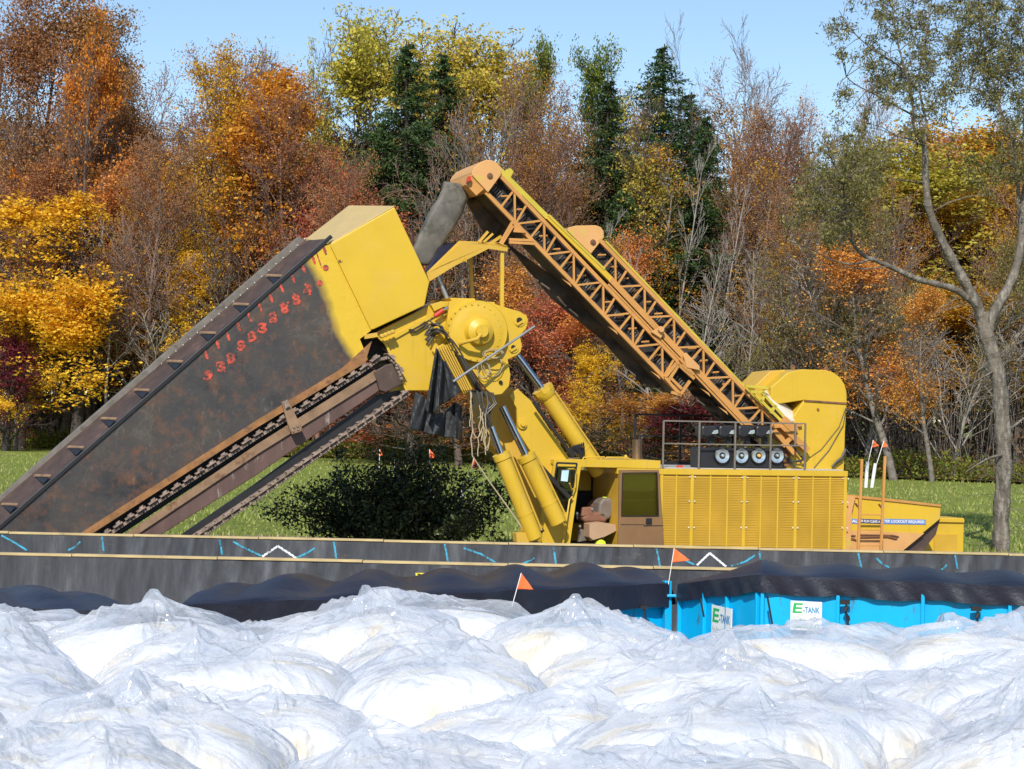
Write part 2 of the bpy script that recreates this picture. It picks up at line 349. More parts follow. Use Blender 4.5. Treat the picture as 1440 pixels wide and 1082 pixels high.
# ---------------------------------------------------------------- blue roll-off containers with tarpaulins
m_tarp, nt, bs = new_mat('black_tarpaulin')
tcol = ramp(nt, nz(nt, 1.5, 6, 0.7), [(0.3, (0.010, 0.011, 0.020)), (0.7, (0.020, 0.021, 0.036))])
dst = ramp(nt, nz(nt, 7, 8, 0.8), [(0.62, (0, 0, 0)), (0.8, (1, 1, 1))])
nt.links.new(mixc(nt, math_(nt, 'MULTIPLY', dst, 0.25), tcol, (0.16, 0.14, 0.13)), bs.inputs['Base Color']); bs.inputs['Roughness'].default_value = 0.38
bump(nt, bs, nz(nt, 4, 6, 0.7, dist=0.6), 0.35, 0.05)
def tank(cor, Ys, label, nb, skirt, arch=0.22):
    # cor: FL, FR, BR, BL photo pixels of the rim, Ys depths
    FL, FR, BR, BL = [W(x, y, Yy) for (x, y), Yy in zip(cor, Ys)]
    base = (FL+FR+BR+BL)/4; base.z = 0
    t = empty('roll_off_container', base, label, 'container', 'blue containers under black tarpaulins')
    def P(u, v): return (FL*(1-u)+FR*u)*(1-v)+(BL*(1-u)+BR*u)*v
    c = P(.5, .5)
    def inset(p, k): return Vector((c.x+(p.x-c.x)*k, c.y+(p.y-c.y)*k, p.z))
    ring = [inset(p, 0.985) for p in (FL, FR, BR, BL)]
    mb = MB(); mb.loft([Vector((p.x, p.y, 0.15)) for p in ring], [Vector((p.x, p.y, p.z-0.03)) for p in ring]); mb.build('body', m_blue, t, bevel=0.02)
    mb = MB()                                     # side ribs
    for a, b, n in ((ring[0], ring[1], 9), (ring[1], ring[2], 3), (ring[3], ring[0], 3)):
        d = (b-a).normalized(); nn = Vector((d.y, -d.x, 0))
        for i in range(n+1):
            p = a+(b-a)*(i/n); mb.bar(Vector((p.x, p.y, 0.15))+nn*0.035, Vector((p.x, p.y, p.z-0.06))+nn*0.035, 0.09, 0.07, up=nn); mb.cut()
    mb.each('rib', m_blue, t, bevel=0.01)
    mb = MB()
    for a, b in zip(ring, ring[1:]+ring[:1]):
        d = (b-a).normalized(); nn = Vector((d.y, -d.x, 0)); mb.bar(a+nn*0.03-Vector((0, 0, .10)), b+nn*0.03-Vector((0, 0, .10)), 0.1, 0.09, up=nn)
    mb.build('top_rail', m_blue, t, bevel=0.012)
    mb = MB()
    for x, y in ((0.2, 0.3), (0.2, 0.7), (0.8, 0.3), (0.8, 0.7)):
        p = P(x, y); mb.lathe((p.x, p.y-0.1, 0.13), (0, 1, 0), [(0, 0.1), (0.02, 0.12), (0.18, 0.12), (0.2, 0.1)], 16); mb.cut()
    mb.each('roller', m_black, t)
    # tarp: skirt, arched top, skirt
    def tp(u, v):
        s1 = skirt/2.4
        vv = v*(1+2*s1)-s1
        w = 0.035*math.sin(u*nb*math.pi*2+1)*0
        if vv < 0: p = P(u, 0); p = p+Vector((0.0, -0.17+0.02*math.sin(u*70)*min(1, -vv/s1)-0.015*math.sin(u*31+2), vv/s1*skirt+0.03+0.012*math.sin(u*41)))
        elif vv > 1: p = P(u, 1); p = p+Vector((0, 0.05, -(vv-1)/s1*skirt+0.03))
        else:
            p = P(u, vv)
            bow = abs(math.cos(math.pi*u*nb)); hump = 0.28+0.72*bow**1.6
            edge = min(1, 14*u, 14*(1-u))
            p = p+Vector((0, -0.17*max(0, 1-vv*8), 0.03+arch*math.sin(math.pi*vv)**0.8*hump*(0.35+0.65*edge)+0.02*math.sin(u*23+vv*5)*math.sin(vv*9)))
        return p
    mb = MB(); mb.grid(140, 46, tp)
    for U in (0, 1):
        def ep(a, b, U=U):
            top = tp(U, (skirt/2.4+0.001+a*(1-0.002))/(1+2*skirt/2.4)); dx = (P(1, 0)-P(0, 0)).normalized()*(0.13 if U else -0.13)
            rim = P(U, a); bot = Vector((rim.x, rim.y, rim.z-skirt*0.85-0.03*math.sin(a*17)))
            q = top*(1-b)+bot*b+dx*math.sin(math.pi*b*0.5)*(1+0.6*math.sin(a*29)); return q
        mb.grid(24, 8, ep)
    tr = mb.build('tarpaulin', m_tarp, t)
    # tie-down straps on the front side
    mb = MB()
    for u in np.linspace(0.06, 0.94, 6):
        p = P(u, 0)+Vector((0, -0.2, -skirt+0.03)); mb.tube([p, p+Vector((0.03, -0.02, -0.18)), p+Vector((0.05, -0.03, -0.42))], 0.018, 6)
        mb.box(p+Vector((0.0, -0.015, 0.02)), 0.10, 0.03, 0.05); mb.cut()
    mb.each('strap', m_black, t)
    return t, P
tankA, PA = tank([(-330, 846), (192, 862), (112, 840), (-300, 814)], [25, 24.2, 26.6, 27.4], 'blue container under a black tarp at the far left of the yard', 5, 0.34, 0.18)
tankB, PB = tank([(258, 852), (940, 821), (884, 804), (322, 827)], [24.2, 28.4, 30.8, 26.6], 'long blue container under a rippled black tarp, middle one with orange flag', 6, 0.36, 0.23)
tankC, PC = tank([(958, 822), (1071, 806), (1062, 801), (975, 811)], [27.6, 26.0, 28.0, 29.5], 'narrow blue end container with half hidden white sign, right of the gap', 1, 0.27, 0.10) if False else (None, None)
# right container: long side towards the camera and an angled end wall
def tank_right():
    A = W(958, 822, 28.2); B = W(1070, 809, 25.9); Cc = W(1470, 822, 24.9); E = W(1800, 842, 24.0)
    back = Vector((0.2, 1.7, 0)); A2 = Vector((A.x+0.5, A.y+0.8, A.z)); B2 = B+back; E2 = E+back
    base = (B+E)/2; base.z = 0
    t = empty('roll_off_container', base, 'bright blue container under a black tarp with a white and green sign, at the right', 'container', 'blue containers under black tarpaulins')
    ring = [A, B, E, E2, B2, A2]
    mb = MB(); mb.loft([Vector((p.x, p.y+0.03, 0.12)) for p in ring], [Vector((p.x, p.y+0.03, p.z-0.05)) for p in ring]); mb.build('body', m_blue, t, bevel=0.02)
    mb = MB()
    for (a, b, fr) in ((A, B, (0.0, 0.33, 0.62, 0.98)), (B, E, (0.005, 0.16, 0.33, 0.5, 0.67, 0.84, 0.995))):
        d = (b-a).normalized(); nn = Vector((d.y, -d.x, 0)).normalized()
        for f in fr:
            p = a+(b-a)*f+nn*0.02; mb.bar(Vector((p.x, p.y, 0.12)), Vector((p.x, p.y, p.z-0.1)), 0.05, 0.06, up=nn); mb.cut()
    mb.each('rib', m_blue, t, bevel=0.01)
    def front(u):                                 # u 0..0.25 the end wall, 0.25..1 the long side
        return A+(B-A)*(u/0.25) if u < 0.25 else B+(E-B)*((u-0.25)/0.75)
    def backp(u): return A2+(B2-A2)*(u/0.25) if u < 0.25 else B2+(E2-B2)*((u-0.25)/0.75)
    def tp(u, v):
        if v < 0.25:
            q = v/0.25; p = front(u); d = (E-B) if u > 0.25 else (B-A); n = Vector((d.y, -d.x, 0)).normalized()
            return p+n*(0.06+0.02*math.sin(u*60)*(1-q)+0.012*math.sin(u*151+q*3)*(1-q))+Vector((0, 0, -0.27*(1-q)-0.015*math.sin(u*45)*(1-q)+0.03))
        vv = (v-0.25)/0.75; p = front(u)*(1-vv)+backp(u)*vv
        w = 0.15+0.95*abs(math.cos(math.pi*((u-0.25)/0.75*6.0)))**1.4 if u > 0.25 else 0.3+0.7*(u/0.25)**2
        return p+Vector((0, 0, 0.02+0.11*math.sin(math.pi*min(1, vv))**0.7*w))
    mb = MB(); mb.grid(200, 40, tp); mb.build('tarpaulin', m_tarp, t)
    mb = MB()
    for f in (0.17, 0.43, 0.7):
        p = B+(E-B)*f+Vector((0, -0.12, -0.30)); mb.box(p, 0.13, 0.05, 0.06); q = p
        for i in range(9):
            q2 = p+Vector((0.01*i+0.02*math.sin(i*2.2), -0.01, -0.06*i)); mb.tube([q, q2], 0.014 if i % 2 else 0.026, 6); q = q2
        mb.cut()
    mb.each('strap', m_black, t)
    mb = MB()
    for a, b in (((1079, 838), (1086, 878)), ((1038, 838), (1041, 870)), ((985, 842), (990, 868))):
        mb.bar(W(*a, 25.6 if a[0] > 1070 else 26.6), W(*b, 25.5 if a[0] > 1070 else 26.5), 0.02); mb.cut()
    mb.each('strap', m_black, t)
    def sign(px0, px1, py0, py1, a, b, full):
        d = (b-a); d.z = 0; d.normalize(); n = Vector((d.y, -d.x, 0))
        def on(px, py):
            r = ray(px, py); k = ((a+n*0.05)-C0).dot(n)/r.dot(n); return C0+r*k
        P0 = on(px0, py0); P1 = on(px1, py0+1); w = (P1-P0).length; h = w*(0.93); ctr = (P0+P1)/2+Vector((0, 0, -h/2))
        mb = MB(); Z = Vector((0, 0, 1)); mb.slab([ctr-d*w/2-Z*h/2, ctr+d*w/2-Z*h/2, ctr+d*w/2+Z*h/2, ctr-d*w/2+Z*h/2], -n*0.012)
        s = mb.build('sign', m_white, t); o = ctr+n*0.003
        mb = MB(); u = w
        top = o+Z*h*0.26-d*u*0.27
        for (x0, z0, x1, z1) in ((-.13, .11, .15, .17), (-.13, -.03, .13, .03), (-.16, -.17, .13, -.11)):
            mb.slab([top+d*u*x0+Z*h*z0, top+d*u*x1+Z*h*z0, top+d*u*(x1+.02)+Z*h*z1, top+d*u*(x0+.02)+Z*h*z1], n*0.002)
        mb.slab([top+d*u*-.17+Z*h*-.17, top+d*u*-.08+Z*h*-.17, top+d*u*-.04+Z*h*.17, top+d*u*-.13+Z*h*.17], n*0.0025)
        text_on(mb, '888-753-8265', o-Z*h*0.36, d, Z, w*0.84, h*0.13, 0.02, 0.002)
        mb.build('print', m_green, s, label='green letter E and green phone number')
        mb = MB(); text_on(mb, '-TANK', o+Z*h*0.21+d*w*0.17, d, Z, w*0.53, h*0.21, 0.03, 0.002); mb.build('print', m_bluep, s, label='blue lettering -TANK')
        mb = MB(); text_on(mb, 'For Rental Info Call:', o-Z*h*0.08, d, Z, w*0.86, h*0.14, 0.0, 0.002); mb.build('print', m_greyp, s, label='grey small print')
    sign(1112, 1156, 845.5, 878, B, E, True)
    sign(1001, 1029, 853, 865, A, B, False)
    return t
tankC = tank_right()
# blue corner post and bracket at the right end of the middle container
mb = MB(); p = W(938, 817, 28.3); mb.bar(p, Vector((p.x+0.02, p.y, 0.15)), 0.11, 0.12); mb.bar(W(938, 838, 28.2), W(951, 838, 28.2), 0.04, 0.05)
mb.build('corner_post', m_blue, tankB, bevel=0.01)
# flags -----------------------------------------------------------
def flag(rod0, rod1, tri, Y, label, rr=0.006, pipe=None):
    a = W(*rod0, Y); b = W(*rod1, Y)
    t = empty('marker_flag', b, label, 'flag', 'small orange marker flags')
    MB().tube([a, b], rr, 6).build('rod', m_white, t)
    P = [W(x, y, Y) for x, y in tri]; n = 10
    def fp(u, v):
        q = P[0]*(1-v)+P[2]*v; e = P[0]*(1-u)*0; e = P[1]
        r = q*(1-u)+e*u; return r+Vector((0, 0.03*math.sin(u*6)*u, 0))
    MB().grid(n, n, fp).build('pennant', m_flag, t, solid=0.002)
    if pipe:
        c, d, r = pipe; MB().tube([W(*c, Y), W(*d, Y)], r, 12).build('white_pipe', m_white, t)
    return t
flag((733, 806), (720, 853), [(733, 806), (750, 829), (728, 829)], 24.6, 'orange flag on a white rod before the middle black tarp')
flag((948, 771), (940, 822), [(948, 771), (970, 788), (944, 792)], 28.2, 'orange flag on a rod fixed to the blue corner post')
flag((1228, 619), (1221, 650), [(1228, 619), (1236, 627), (1226, 630)], 60, 'left orange flag above a white pipe, beside the ladder', 0.012, ((1220, 650), (1217.5, 686), 0.055))
flag((1243, 620), (1233, 652), [(1243, 620), (1249, 628), (1240, 630)], 60, 'right orange flag above a white pipe, beside the ladder', 0.012, ((1231, 652), (1226, 686), 0.055))
flag((604, 632), (606, 735), [(604, 632), (614, 643), (605, 646)], 53, 'orange flag on a white pipe rising out of the dark shrub', 0.010, ((606, 678), (608, 730), 0.06))
flag((666, 645), (652, 735), [(666, 645), (674, 659), (662, 658)], 53, 'orange flag at the foot of the hanging rope', 0.010, ((649, 686), (648, 735), 0.07))
flag((534, 632), (533, 664), [(534, 632), (538, 640), (533, 642)], 75, 'tiny orange flag far off before the red bush, leftmost of two', 0.012)
flag((555, 647), (554, 668), [(555, 647), (559, 654), (554, 656)], 70, 'tiny orange flag far off before the red bush, rightmost of two', 0.012)
# ================================================================ the digging machine
mbase = M(980, 700, 1.4); mbase.z = 0
mach = empty('digging_machine', mbase, 'huge yellow digging machine with rusty cutting boom, raised cab and two orange lattice conveyors', 'machine')
def group_part(name, k=0): 
    o = bpy.data.objects.new(name, None); col.objects.link(o); o.parent = mach; return o
# ---- rusty boom slab
m_slab, nt, bs = new_mat('rusty_boom_plate')
n1 = nz(nt, 0.9, 8, 0.7, dist=0.4); n2 = nz(nt, 2.6, 8, 0.75); n3 = nz(nt, 11, 6, 0.8)
c = ramp(nt, n1, [(0.25, (0.018, 0.017, 0.019)), (0.45, (0.048, 0.044, 0.044)), (0.6, (0.062, 0.052, 0.045)), (0.78, (0.11, 0.098, 0.082))])
c = mixc(nt, math_(nt, 'MULTIPLY', ramp(nt, n2, [(0.50, (0,)*3), (0.66, (1,)*3)]), 0.75), c, (0.15, 0.066, 0.034))
c = mixc(nt, math_(nt, 'MULTIPLY', ramp(nt, nz(nt, 5, 8, 0.8, stretch=(2, 1, 0.6)), [(0.57, (0,)*3), (0.72, (1,)*3)]), 0.6), c, (0.20, 0.175, 0.15))
c = mixc(nt, math_(nt, 'MULTIPLY', ramp(nt, n3, [(0.55, (0,)*3), (0.75, (1,)*3)]), 0.35), c, (0.02, 0.02, 0.022))
# overspray of fresh yellow along the right hand end of the plate
tc = nt.nodes.new('ShaderNodeTexCoord'); dp = nt.nodes.new('ShaderNodeVectorMath'); dp.operation = 'DOT_PRODUCT'
a = M(437, 372, -.3); b = M(503, 522, -.3); t_ = (b-a); t_.normalize(); nrm = t_.cross(ND).normalized()
if nrm.x < 0: nrm = -nrm
dp.inputs[1].default_value = nrm; nt.links.new(tc.outputs['Object'], dp.inputs[0])
off = (a-mbase).dot(nrm)
f = math_(nt, 'SUBTRACT', dp.outputs['Value'], off); f = math_(nt, 'ADD', f, math_(nt, 'MULTIPLY', math_(nt, 'SUBTRACT', nz(nt, 1.4, 3), 0.5), 0.35))
f = math_(nt, 'MULTIPLY', f, 4.5); f = math_(nt, 'ADD', f, 0.5, True)
c = mixc(nt, f, c, (0.63, 0.415, 0.026))
nt.links.new(c, bs.inputs['Base Color']); bs.inputs['Roughness'].default_value = 0.42
vz = nt.nodes.new('ShaderNodeTexVoronoi'); vz.feature = 'DISTANCE_TO_EDGE'; vz.inputs['Scale'].default_value = 1.1
tcv = nt.nodes.new('ShaderNodeTexCoord'); mpv = nt.nodes.new('ShaderNodeMapping'); wv_ = nt.nodes.new('ShaderNodeTexNoise'); wv_.inputs['Scale'].default_value = 2.5; wv_.inputs['Detail'].default_value = 6
nt.links.new(tcv.outputs['Object'], wv_.inputs['Vector']); av = nt.nodes.new('ShaderNodeVectorMath'); av.operation = 'ADD'; nt.links.new(tcv.outputs['Object'], av.inputs[0]); nt.links.new(wv_.outputs['Color'], av.inputs[1]); nt.links.new(av.outputs[0], vz.inputs['Vector'])
sc1 = ramp(nt, vz.outputs['Distance'], [(0.0, (1, 1, 1)), (0.035, (0, 0, 0))])
sc1 = math_(nt, 'MULTIPLY', sc1, ramp(nt, nz(nt, .9, 4), [(.5, (0, 0, 0)), (.62, (1, 1, 1))]))
c2 = mixc(nt, math_(nt, 'MULTIPLY', math_(nt, 'MULTIPLY', sc1, .4), math_(nt, 'SUBTRACT', 1.0, f, True)), c, (0.16, 0.11, 0.075)); nt.links.new(c2, bs.inputs['Base Color'])
bump(nt, bs, nz(nt, 2.2, 7, 0.65), 0.35, 0.05)
mb = MB(); mb.prism([(458, 346), (466, 343), (523, 464), (506, 477), (516, 502), (507, 509.5), (360, 597), (129, 744), (24, 816), (-118, 846), (0, 742), (78.6, 673.5), (222, 548.5), (360, 422)], -0.32, -0.22)
boom = mb.build('boom', m_slab, mach, label='charcoal and rust boom plate with red dashes and numbers')
mb = MB(); mb.prism([(360, 424), (458, 348), (507, 509), (360, 597), (33, 812), (-110, 846)], -0.22, 0.75); mb.build('inner_body', m_black, boom)
mb = MB(); mb.prism([(523, 480), (516, 502), (517, 506), (507, 514.5), (360, 602.5), (129, 751), (24, 823), (24, 812), (129, 740), (360, 592), (480, 519)], -0.36, -0.325); mb.build('rusty_edge', m_orgrust, boom)
# recessed channel on top with back strip and gussets
def railpt(t): return (459+(0-459)*t, 338.5+(741-338.5)*t)     # front rail line
def strippt(t): return (427+(-38-427)*t, 337.5+(735-337.5)*t)
mb = MB()
A = [M(*railpt(-0.01), -0.30), M(*railpt(1.25), -0.30)]; B = [M(*strippt(1.25), 0.95), M(*strippt(0.0), 0.95)]
mb.slab([A[0]-Vector((0, 0, .02)), A[1]-Vector((0, 0, .02)), B[0]-Vector((0, 0, .02)), B[1]-Vector((0, 0, .02))], (0, 0, -0.05)); mb.build('channel', m_chan, boom)
mb = MB()
mb.bar(M(*railpt(-0.015), -0.31), M(*railpt(1.25), -0.31), 0.09, 0.10); mb.build('front_rail', m_black, boom, bevel=0.01)
mb = MB(); q = (-2, -5)
sp = [(424, 333), (431, 340.5), (0-35, 741.5), (-35-8, 735)]
mb.prism([(421, 332.5), (431, 339), (-32, 743), (-42, 735)], 0.9, 1.25); mb.build('back_strip', m_strip, boom, bevel=0.01)
mb = MB()
for i in range(46):
    t = i/46; x, y = 430+(-32-430)*t-1.5, 338.5+(742-338.5)*t-1.8; mb.lathe(M(x, y, 0.9), -ND, [(0, 0.02), (0.02, 0.018), (0.025, 0.01)], 6)
mb.build('rivets', m_galv, boom)
mb = MB(); mb2 = MB()
for i in range(10):
    x, y = 385-46.5*i, 391.5+40.2*i
    P = [M(x-10, y-2.5, 0.55), M(x+9, y-1.5, -0.2), M(x+1, y+7.5, -0.3)]
    mb.slab([P[0], P[1], P[2]], Vector((0.02, 0, 0.015))); mb.cut()
    Pt = [M(x-12, y-4.2, 0.6), M(x+9, y-3.4, -0.25), M(x+9, y-1.8, -0.25), M(x-12, y-2.6, 0.6)]; mb2.slab(Pt, Vector((0.05, -0.02, 0.03))); mb2.cut()
mb.each('gusset', m_black, boom); mb2.each('gusset_shelf', m_tan, boom)
# red sprayed marks
mb = MB(); hs0 = random.Random(2)
def spray_dash(x, y, dx, dy, w):
    a = M(x-dx, y-dy, -0.328); b = M(x+dx, y+dy, -0.328); t = (b-a); n = t.cross(ND).normalized()
    vs = []; nn = 9
    for i in range(nn):
        s = i/(nn-1); ww = w*(0.55+0.45*math.sin(math.pi*s))*(1+0.25*math.sin(x+i*2.1))
        vs += [a+t*s+n*ww/2, a+t*s-n*ww/2]
    mb.add(vs, [(2*i, 2*i+1, 2*i+3, 2*i+2) for i in range(nn-1)])
for x, y in ((290, 499), (306, 484), (320.5, 473), (335.5, 459), (351, 446), (365.5, 432), (381, 419), (396, 404.5), (412, 391.5), (427, 378.5), (441, 365.5), (456.5, 352)): spray_dash(x, y, 2.3, 6.5, 0.065)
spray_dash(448, 364, 4.5, 13, 0.03)
up = M(290, 490, -.33)-M(291, 500, -.33); 
for (x, y), ch in zip(((292.5, 527.5), (310, 515), (324, 503.5), (339, 486), (353.5, 473), (368.5, 461), (383, 447), (399.5, 433.5), (415.5, 421), (431, 408)), '9389838884'):
    ez = Vector((0, 0, 1))*0.97-E1*0.22; ez.normalize(); ex = ND.cross(ez).normalized()*1
    if ex.dot(E1) < 0: ex = -ex
    text_on(mb, ch, M(x, y, -0.326), ex, ez, 0.17, 0.23, 0.03, 0.004)
    text_on(mb, ch, M(x+.9, y+.7, -0.326), ex, ez, 0.19, 0.24, 0.03, 0.006)
    for q in range(5): mb.lathe(M(x+hs0.uniform(-6, 6), y+hs0.uniform(-8, 8), -0.326), -ND, [(0, hs0.uniform(.012, .03)), (0.003, .01)], 7)
for x, y in ((449.5, 398.5), (458, 377)): mb.lathe(M(x, y, -0.326), -ND, [(0, 0.075), (0.003, 0.07)], 7)
mb.build('painted_lettering', m_spray, boom, label='red sprayed dashes and numbers')
# lever plate hanging on the boom bottom
mb = MB(); mb.prism([(396, 566), (405, 562), (425, 602), (424, 607), (411, 611), (407, 603)], -0.5, -0.40); mb.build('clamp_plate', m_tan, boom, bevel=0.01)
mb = MB()
for x, y in ((413, 601), (418, 599), (412, 606), (419, 604)): mb.lathe(M(x, y, -0.5), -ND, [(0, 0.028), (0.03, 0.024)], 8)
mb.prism([(398, 566), (404, 563), (408, 572), (402, 575)], -0.56, -0.5)
mb.build('bolts', m_chain, boom)
# girder carrying the chain
mb = MB(); mb.prism([(547, 517), (555, 511), (535, 500), (360, 611), (160, 748), (90, 800), (200, 800), (262, 741), (360, 650), (536, 545)], -0.25, -0.2) if False else None
mb = MB(); mb.prism([(528, 521), (360, 628), (186, 747), (120, 795), (165, 795), (229, 751), (360, 669), (533, 550), (541, 546)], -0.2, 0.05); gird = mb.build('girder', m_girder, mach, bevel=0.02)
mb = MB(); mb.prism([(528, 520), (360, 626), (186, 745), (170, 757), (178, 763), (196, 750), (365, 637), (530, 534)], -0.26, -0.2)
mb.build('tan_web', m_tan, gird)
mb = MB(); mb.prism([(507, 512), (360, 601), (120, 760), (140, 772), (360, 627), (528, 521)], 0.1, 0.5); mb.build('dark_gap', m_black, gird)
# nose of the girder where the chain turns
mb = MB(); mb.prism([(526, 523), (543, 513), (552, 511), (566, 540), (543, 552), (534, 549)], -0.3, 0.75); mb.build('nose', m_chan, gird, bevel=0.02)
# chains: links with cleats
def chain(pts, step, name, big=1.0, k=-0.28, side=1, dep=.18):
    mb = MB(); ln = [0]
    for a, b in zip(pts[:-1], pts[1:]): ln.append(ln[-1]+math.hypot(b[0]-a[0], b[1]-a[1]))
    s = 0; i = 0
    while s < ln[-1]:
        j = max(q for q in range(len(pts)-1) if ln[q] <= s); t = (s-ln[j])/(ln[j+1]-ln[j]); a, b = pts[j], pts[j+1]
        x, y = a[0]+(b[0]-a[0])*t, a[1]+(b[1]-a[1])*t; ux, uy = (b[0]-a[0])/(ln[j+1]-ln[j]), (b[1]-a[1])/(ln[j+1]-ln[j])
        nx, ny = -uy*side, ux*side
        def Q(u, n, kk): return M(x+ux*u+nx*n, y+uy*u+ny*n, kk)
        for kk in (k, k+dep):
            mb.slab([Q(-step*.55, -3*big, kk), Q(step*.55, -3*big, kk), Q(step*.62, 0, kk), Q(step*.55, 3*big, kk), Q(-step*.55, 3*big, kk), Q(-step*.62, 0, kk)], ND*0.07)
            mb.lathe(Q(-step*.3, 0, kk-.02), -ND, [(0, .045*big), (.03, .04*big)], 8)
            mb.lathe(Q(step*.3, 0, kk-.02), -ND, [(0, .045*big), (.03, .04*big)], 8)
        mb.tube([Q(0, 0, k), Q(0, 0, k+dep+.05)], 0.05*big, 8)
        if i % 2 == 0:
            mb.slab([Q(-step*.75, 4*big, k-.12), Q(step*.75, 4*big, k-.12), Q(step*.75, 6.5*big, k-.12), Q(-step*.75, 6.5*big, k-.12)], ND*(dep+.2))
            mb.slab([Q(-step*.3, 6*big, k-.1), Q(step*.3, 6*big, k-.1), Q(step*.55, 10.5*big, k-.1), Q(-step*.1, 10*big, k-.1)], ND*0.14)
        s += step; i += 1
    return mb.build(name, m_chain, mach, bevel=0.0)
chain([(120, 775), (180, 734), (360, 617), (440, 567), (505, 526), (533, 506), (546, 503), (556, 512), (566, 536)], 9.8, 'cutting_chain', 0.75, -0.30, -1)
chain([(572, 556), (500, 605.5), (360, 703), (278, 758), (215, 800)], 7.6, 'return_chain', 0.80, -0.15, 1)
mb = MB(); mb.prism([(562, 549), (530, 556), (360, 680), (232, 768), (244, 775), (360, 694), (574, 553)], 0.0, 0.08); mb.build('chain_guide', m_black, mach)
mb = MB(); mb.prism([(572, 550), (360, 694), (250, 768), (252, 771), (360, 698), (574, 553)], -0.2, 0.0); mb.build('guide_strip', m_chain, mach)
# ---- big fresh-yellow housing
kb0, kb1 = -0.36, 2.5
Fp = [(465, 343), (555, 291.5), (604, 396.5), (597, 430), (523, 464.5)]
A = [M(x, y, kb0) for x, y in Fp]; Bp = [(429, 338), (490, 290.5), (560, 402), (553, 428), (500, 458)]
B = [M(x, y, kb1) for x, y in Bp]
mb = MB(); mb.loft(A, B); box = mb.build('boom_housing', m_fresh, mach, bevel=0.02, label='freshly painted yellow box at the top of the boom')
mb = MB(); mb.slab([M(466.5, 342.5, kb0+.03)+Vector((0,0,.012)), M(554.5, 291.3, kb0+.03)+Vector((0,0,.012)), B[1]+Vector((0.02, 0, .012)), B[0]+Vector((.02, 0, .012))], Vector((-.01, 0, .012))); mb.build('top_plate', pm('pale_tan_yellow', (.52, .38, .16), .6, var=.05), box, label='paler tan top plate')  # top face coloured a paler tan yellow than the front
mb = MB(); mb.bar(M(466, 345, kb0-.01), M(523, 463, kb0-.01), 0.05, 0.03); mb.lathe(M(478, 367, kb0), -ND, [(0, 0.06), (0.02, 0.05)], 10); mb.build('weld_seam', m_fresh, box)
mb = MB(); mb.lathe(M(477.5, 367.5, kb0-.02), -ND, [(0, 0.035), (0.02, 0.03)], 10); mb.build('bolt', m_rust, box)
# dark recess between housing and head
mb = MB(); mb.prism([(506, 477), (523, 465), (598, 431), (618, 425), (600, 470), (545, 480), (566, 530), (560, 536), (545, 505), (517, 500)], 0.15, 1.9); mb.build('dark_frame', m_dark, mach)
mb = MB(); mb.bar(M(522, 476, -0.05), M(600, 440, -0.05), 0.06); mb.bar(M(528, 472, 0.0), M(598, 436, 0.0), 0.04); mb.bar(M(512, 474, -.3), M(530, 471, -.3), 0.10, 0.12)
for x, y in ((536, 473), (541, 471), (546, 469), (551, 467)): mb.lathe(M(x, y, -0.35), -ND, [(0, 0.05), (0.12, 0.05), (0.14, 0.03)], 10)
mb.build('adjuster_rods', m_yel2, mach)
# ---- head housing
mb = MB(); mb.prism([(527, 468.5), (606, 428.5), (623, 424), (655, 425), (665, 500), (664, 549.5), (573, 549.5), (543.5, 482.5)], -0.12, 2.1); head = mb.build('head_housing', m_yel, mach, bevel=0.015)
mb = MB(); mb.prism([(527, 468.5), (544, 482.5), (573.5, 549), (571, 551), (541, 484), (525, 470)], -0.2, -0.12); mb.prism([(606, 428), (629, 437), (610, 446), (545, 483), (541, 480), (600, 446)], -0.17, -0.12); mb.build('flange', m_yel, head)
mb = MB(); mb.prism([(606, 429), (622, 423.5), (628, 430), (611, 438)], -0.3, -0.1); mb.prism([(632, 419), (668, 420), (669, 424), (696, 425), (696, 431), (640, 430)], -0.1, 1.6); mb.build('top_block', m_yel, head, bevel=0.01)
# side plate with lugs
arm_px = [(632, 424), (650, 420.5), (680, 425), (696, 428), (731, 438.5), (740, 444), (742.6, 450), (740, 462), (731, 472.5), (734, 487), (732, 495), (727.5, 499.5), (714, 506), (718, 527.5), (716, 543), (706, 554.5), (694, 556), (684, 548), (641.7, 489.7), (628, 460)]
mb = MB(); mb.prism(arm_px, -0.30, -0.20); plate = mb.build('side_plate', m_yel, mach, bevel=0.012)
mb = MB(); mb.prism([(x, y) for x, y in arm_px], 1.3, 1.4); mb.build('side_plate', m_yel, mach)
mb = MB()
mb.lathe(M(667, 467, -0.18), -ND, [(-0.6, 0.72), (0.30, 0.72), (0.33, 0.70), (0.33, 0.60), (0.35, 0.55), (0.35, 0.35), (0.52, 0.30), (0.60, 0.16), (0.66, 0.14), (0.66, 0.0)], 48)
mb.build('winch_drum', m_yel, plate)
mb = MB()
for (x, y, r) in ((730.5, 451, 0.10), (722, 489, 0.09)):
    mb.lathe(M(x, y, -0.31), -ND, [(0, r*1.5), (0.012, r*1.45)], 20); 
mb.build('pin_boss', m_yel, plate)
mb = MB()
for (x, y, r) in ((730.5, 451, 0.075), (722, 489, 0.06)):
    mb.lathe(M(x, y, -0.325), -ND, [(0, r), (0.006, r*.98)], 12)
mb.lathe(M(704, 538, -0.31), -ND, [(0, 0.05), (0.04, 0.04)], 10); pass
mb.build('pin', m_dark, plate)
mb = MB()
for x, y in ((731, 455), (722, 492)): mb.bar(M(x-4, y+2, -.345), M(x+4, y-3, -.345), 0.05, 0.03); mb.cut()
mb.each('pin_keeper', m_yel, plate)
mb = MB(); mb.tube([M(676, 471, -.90), M(671, 477, -.93), M(655, 481, -.80), M(646, 484, -.6)], 0.045, 8); mb.build('drum_hose', m_yel2, plate)
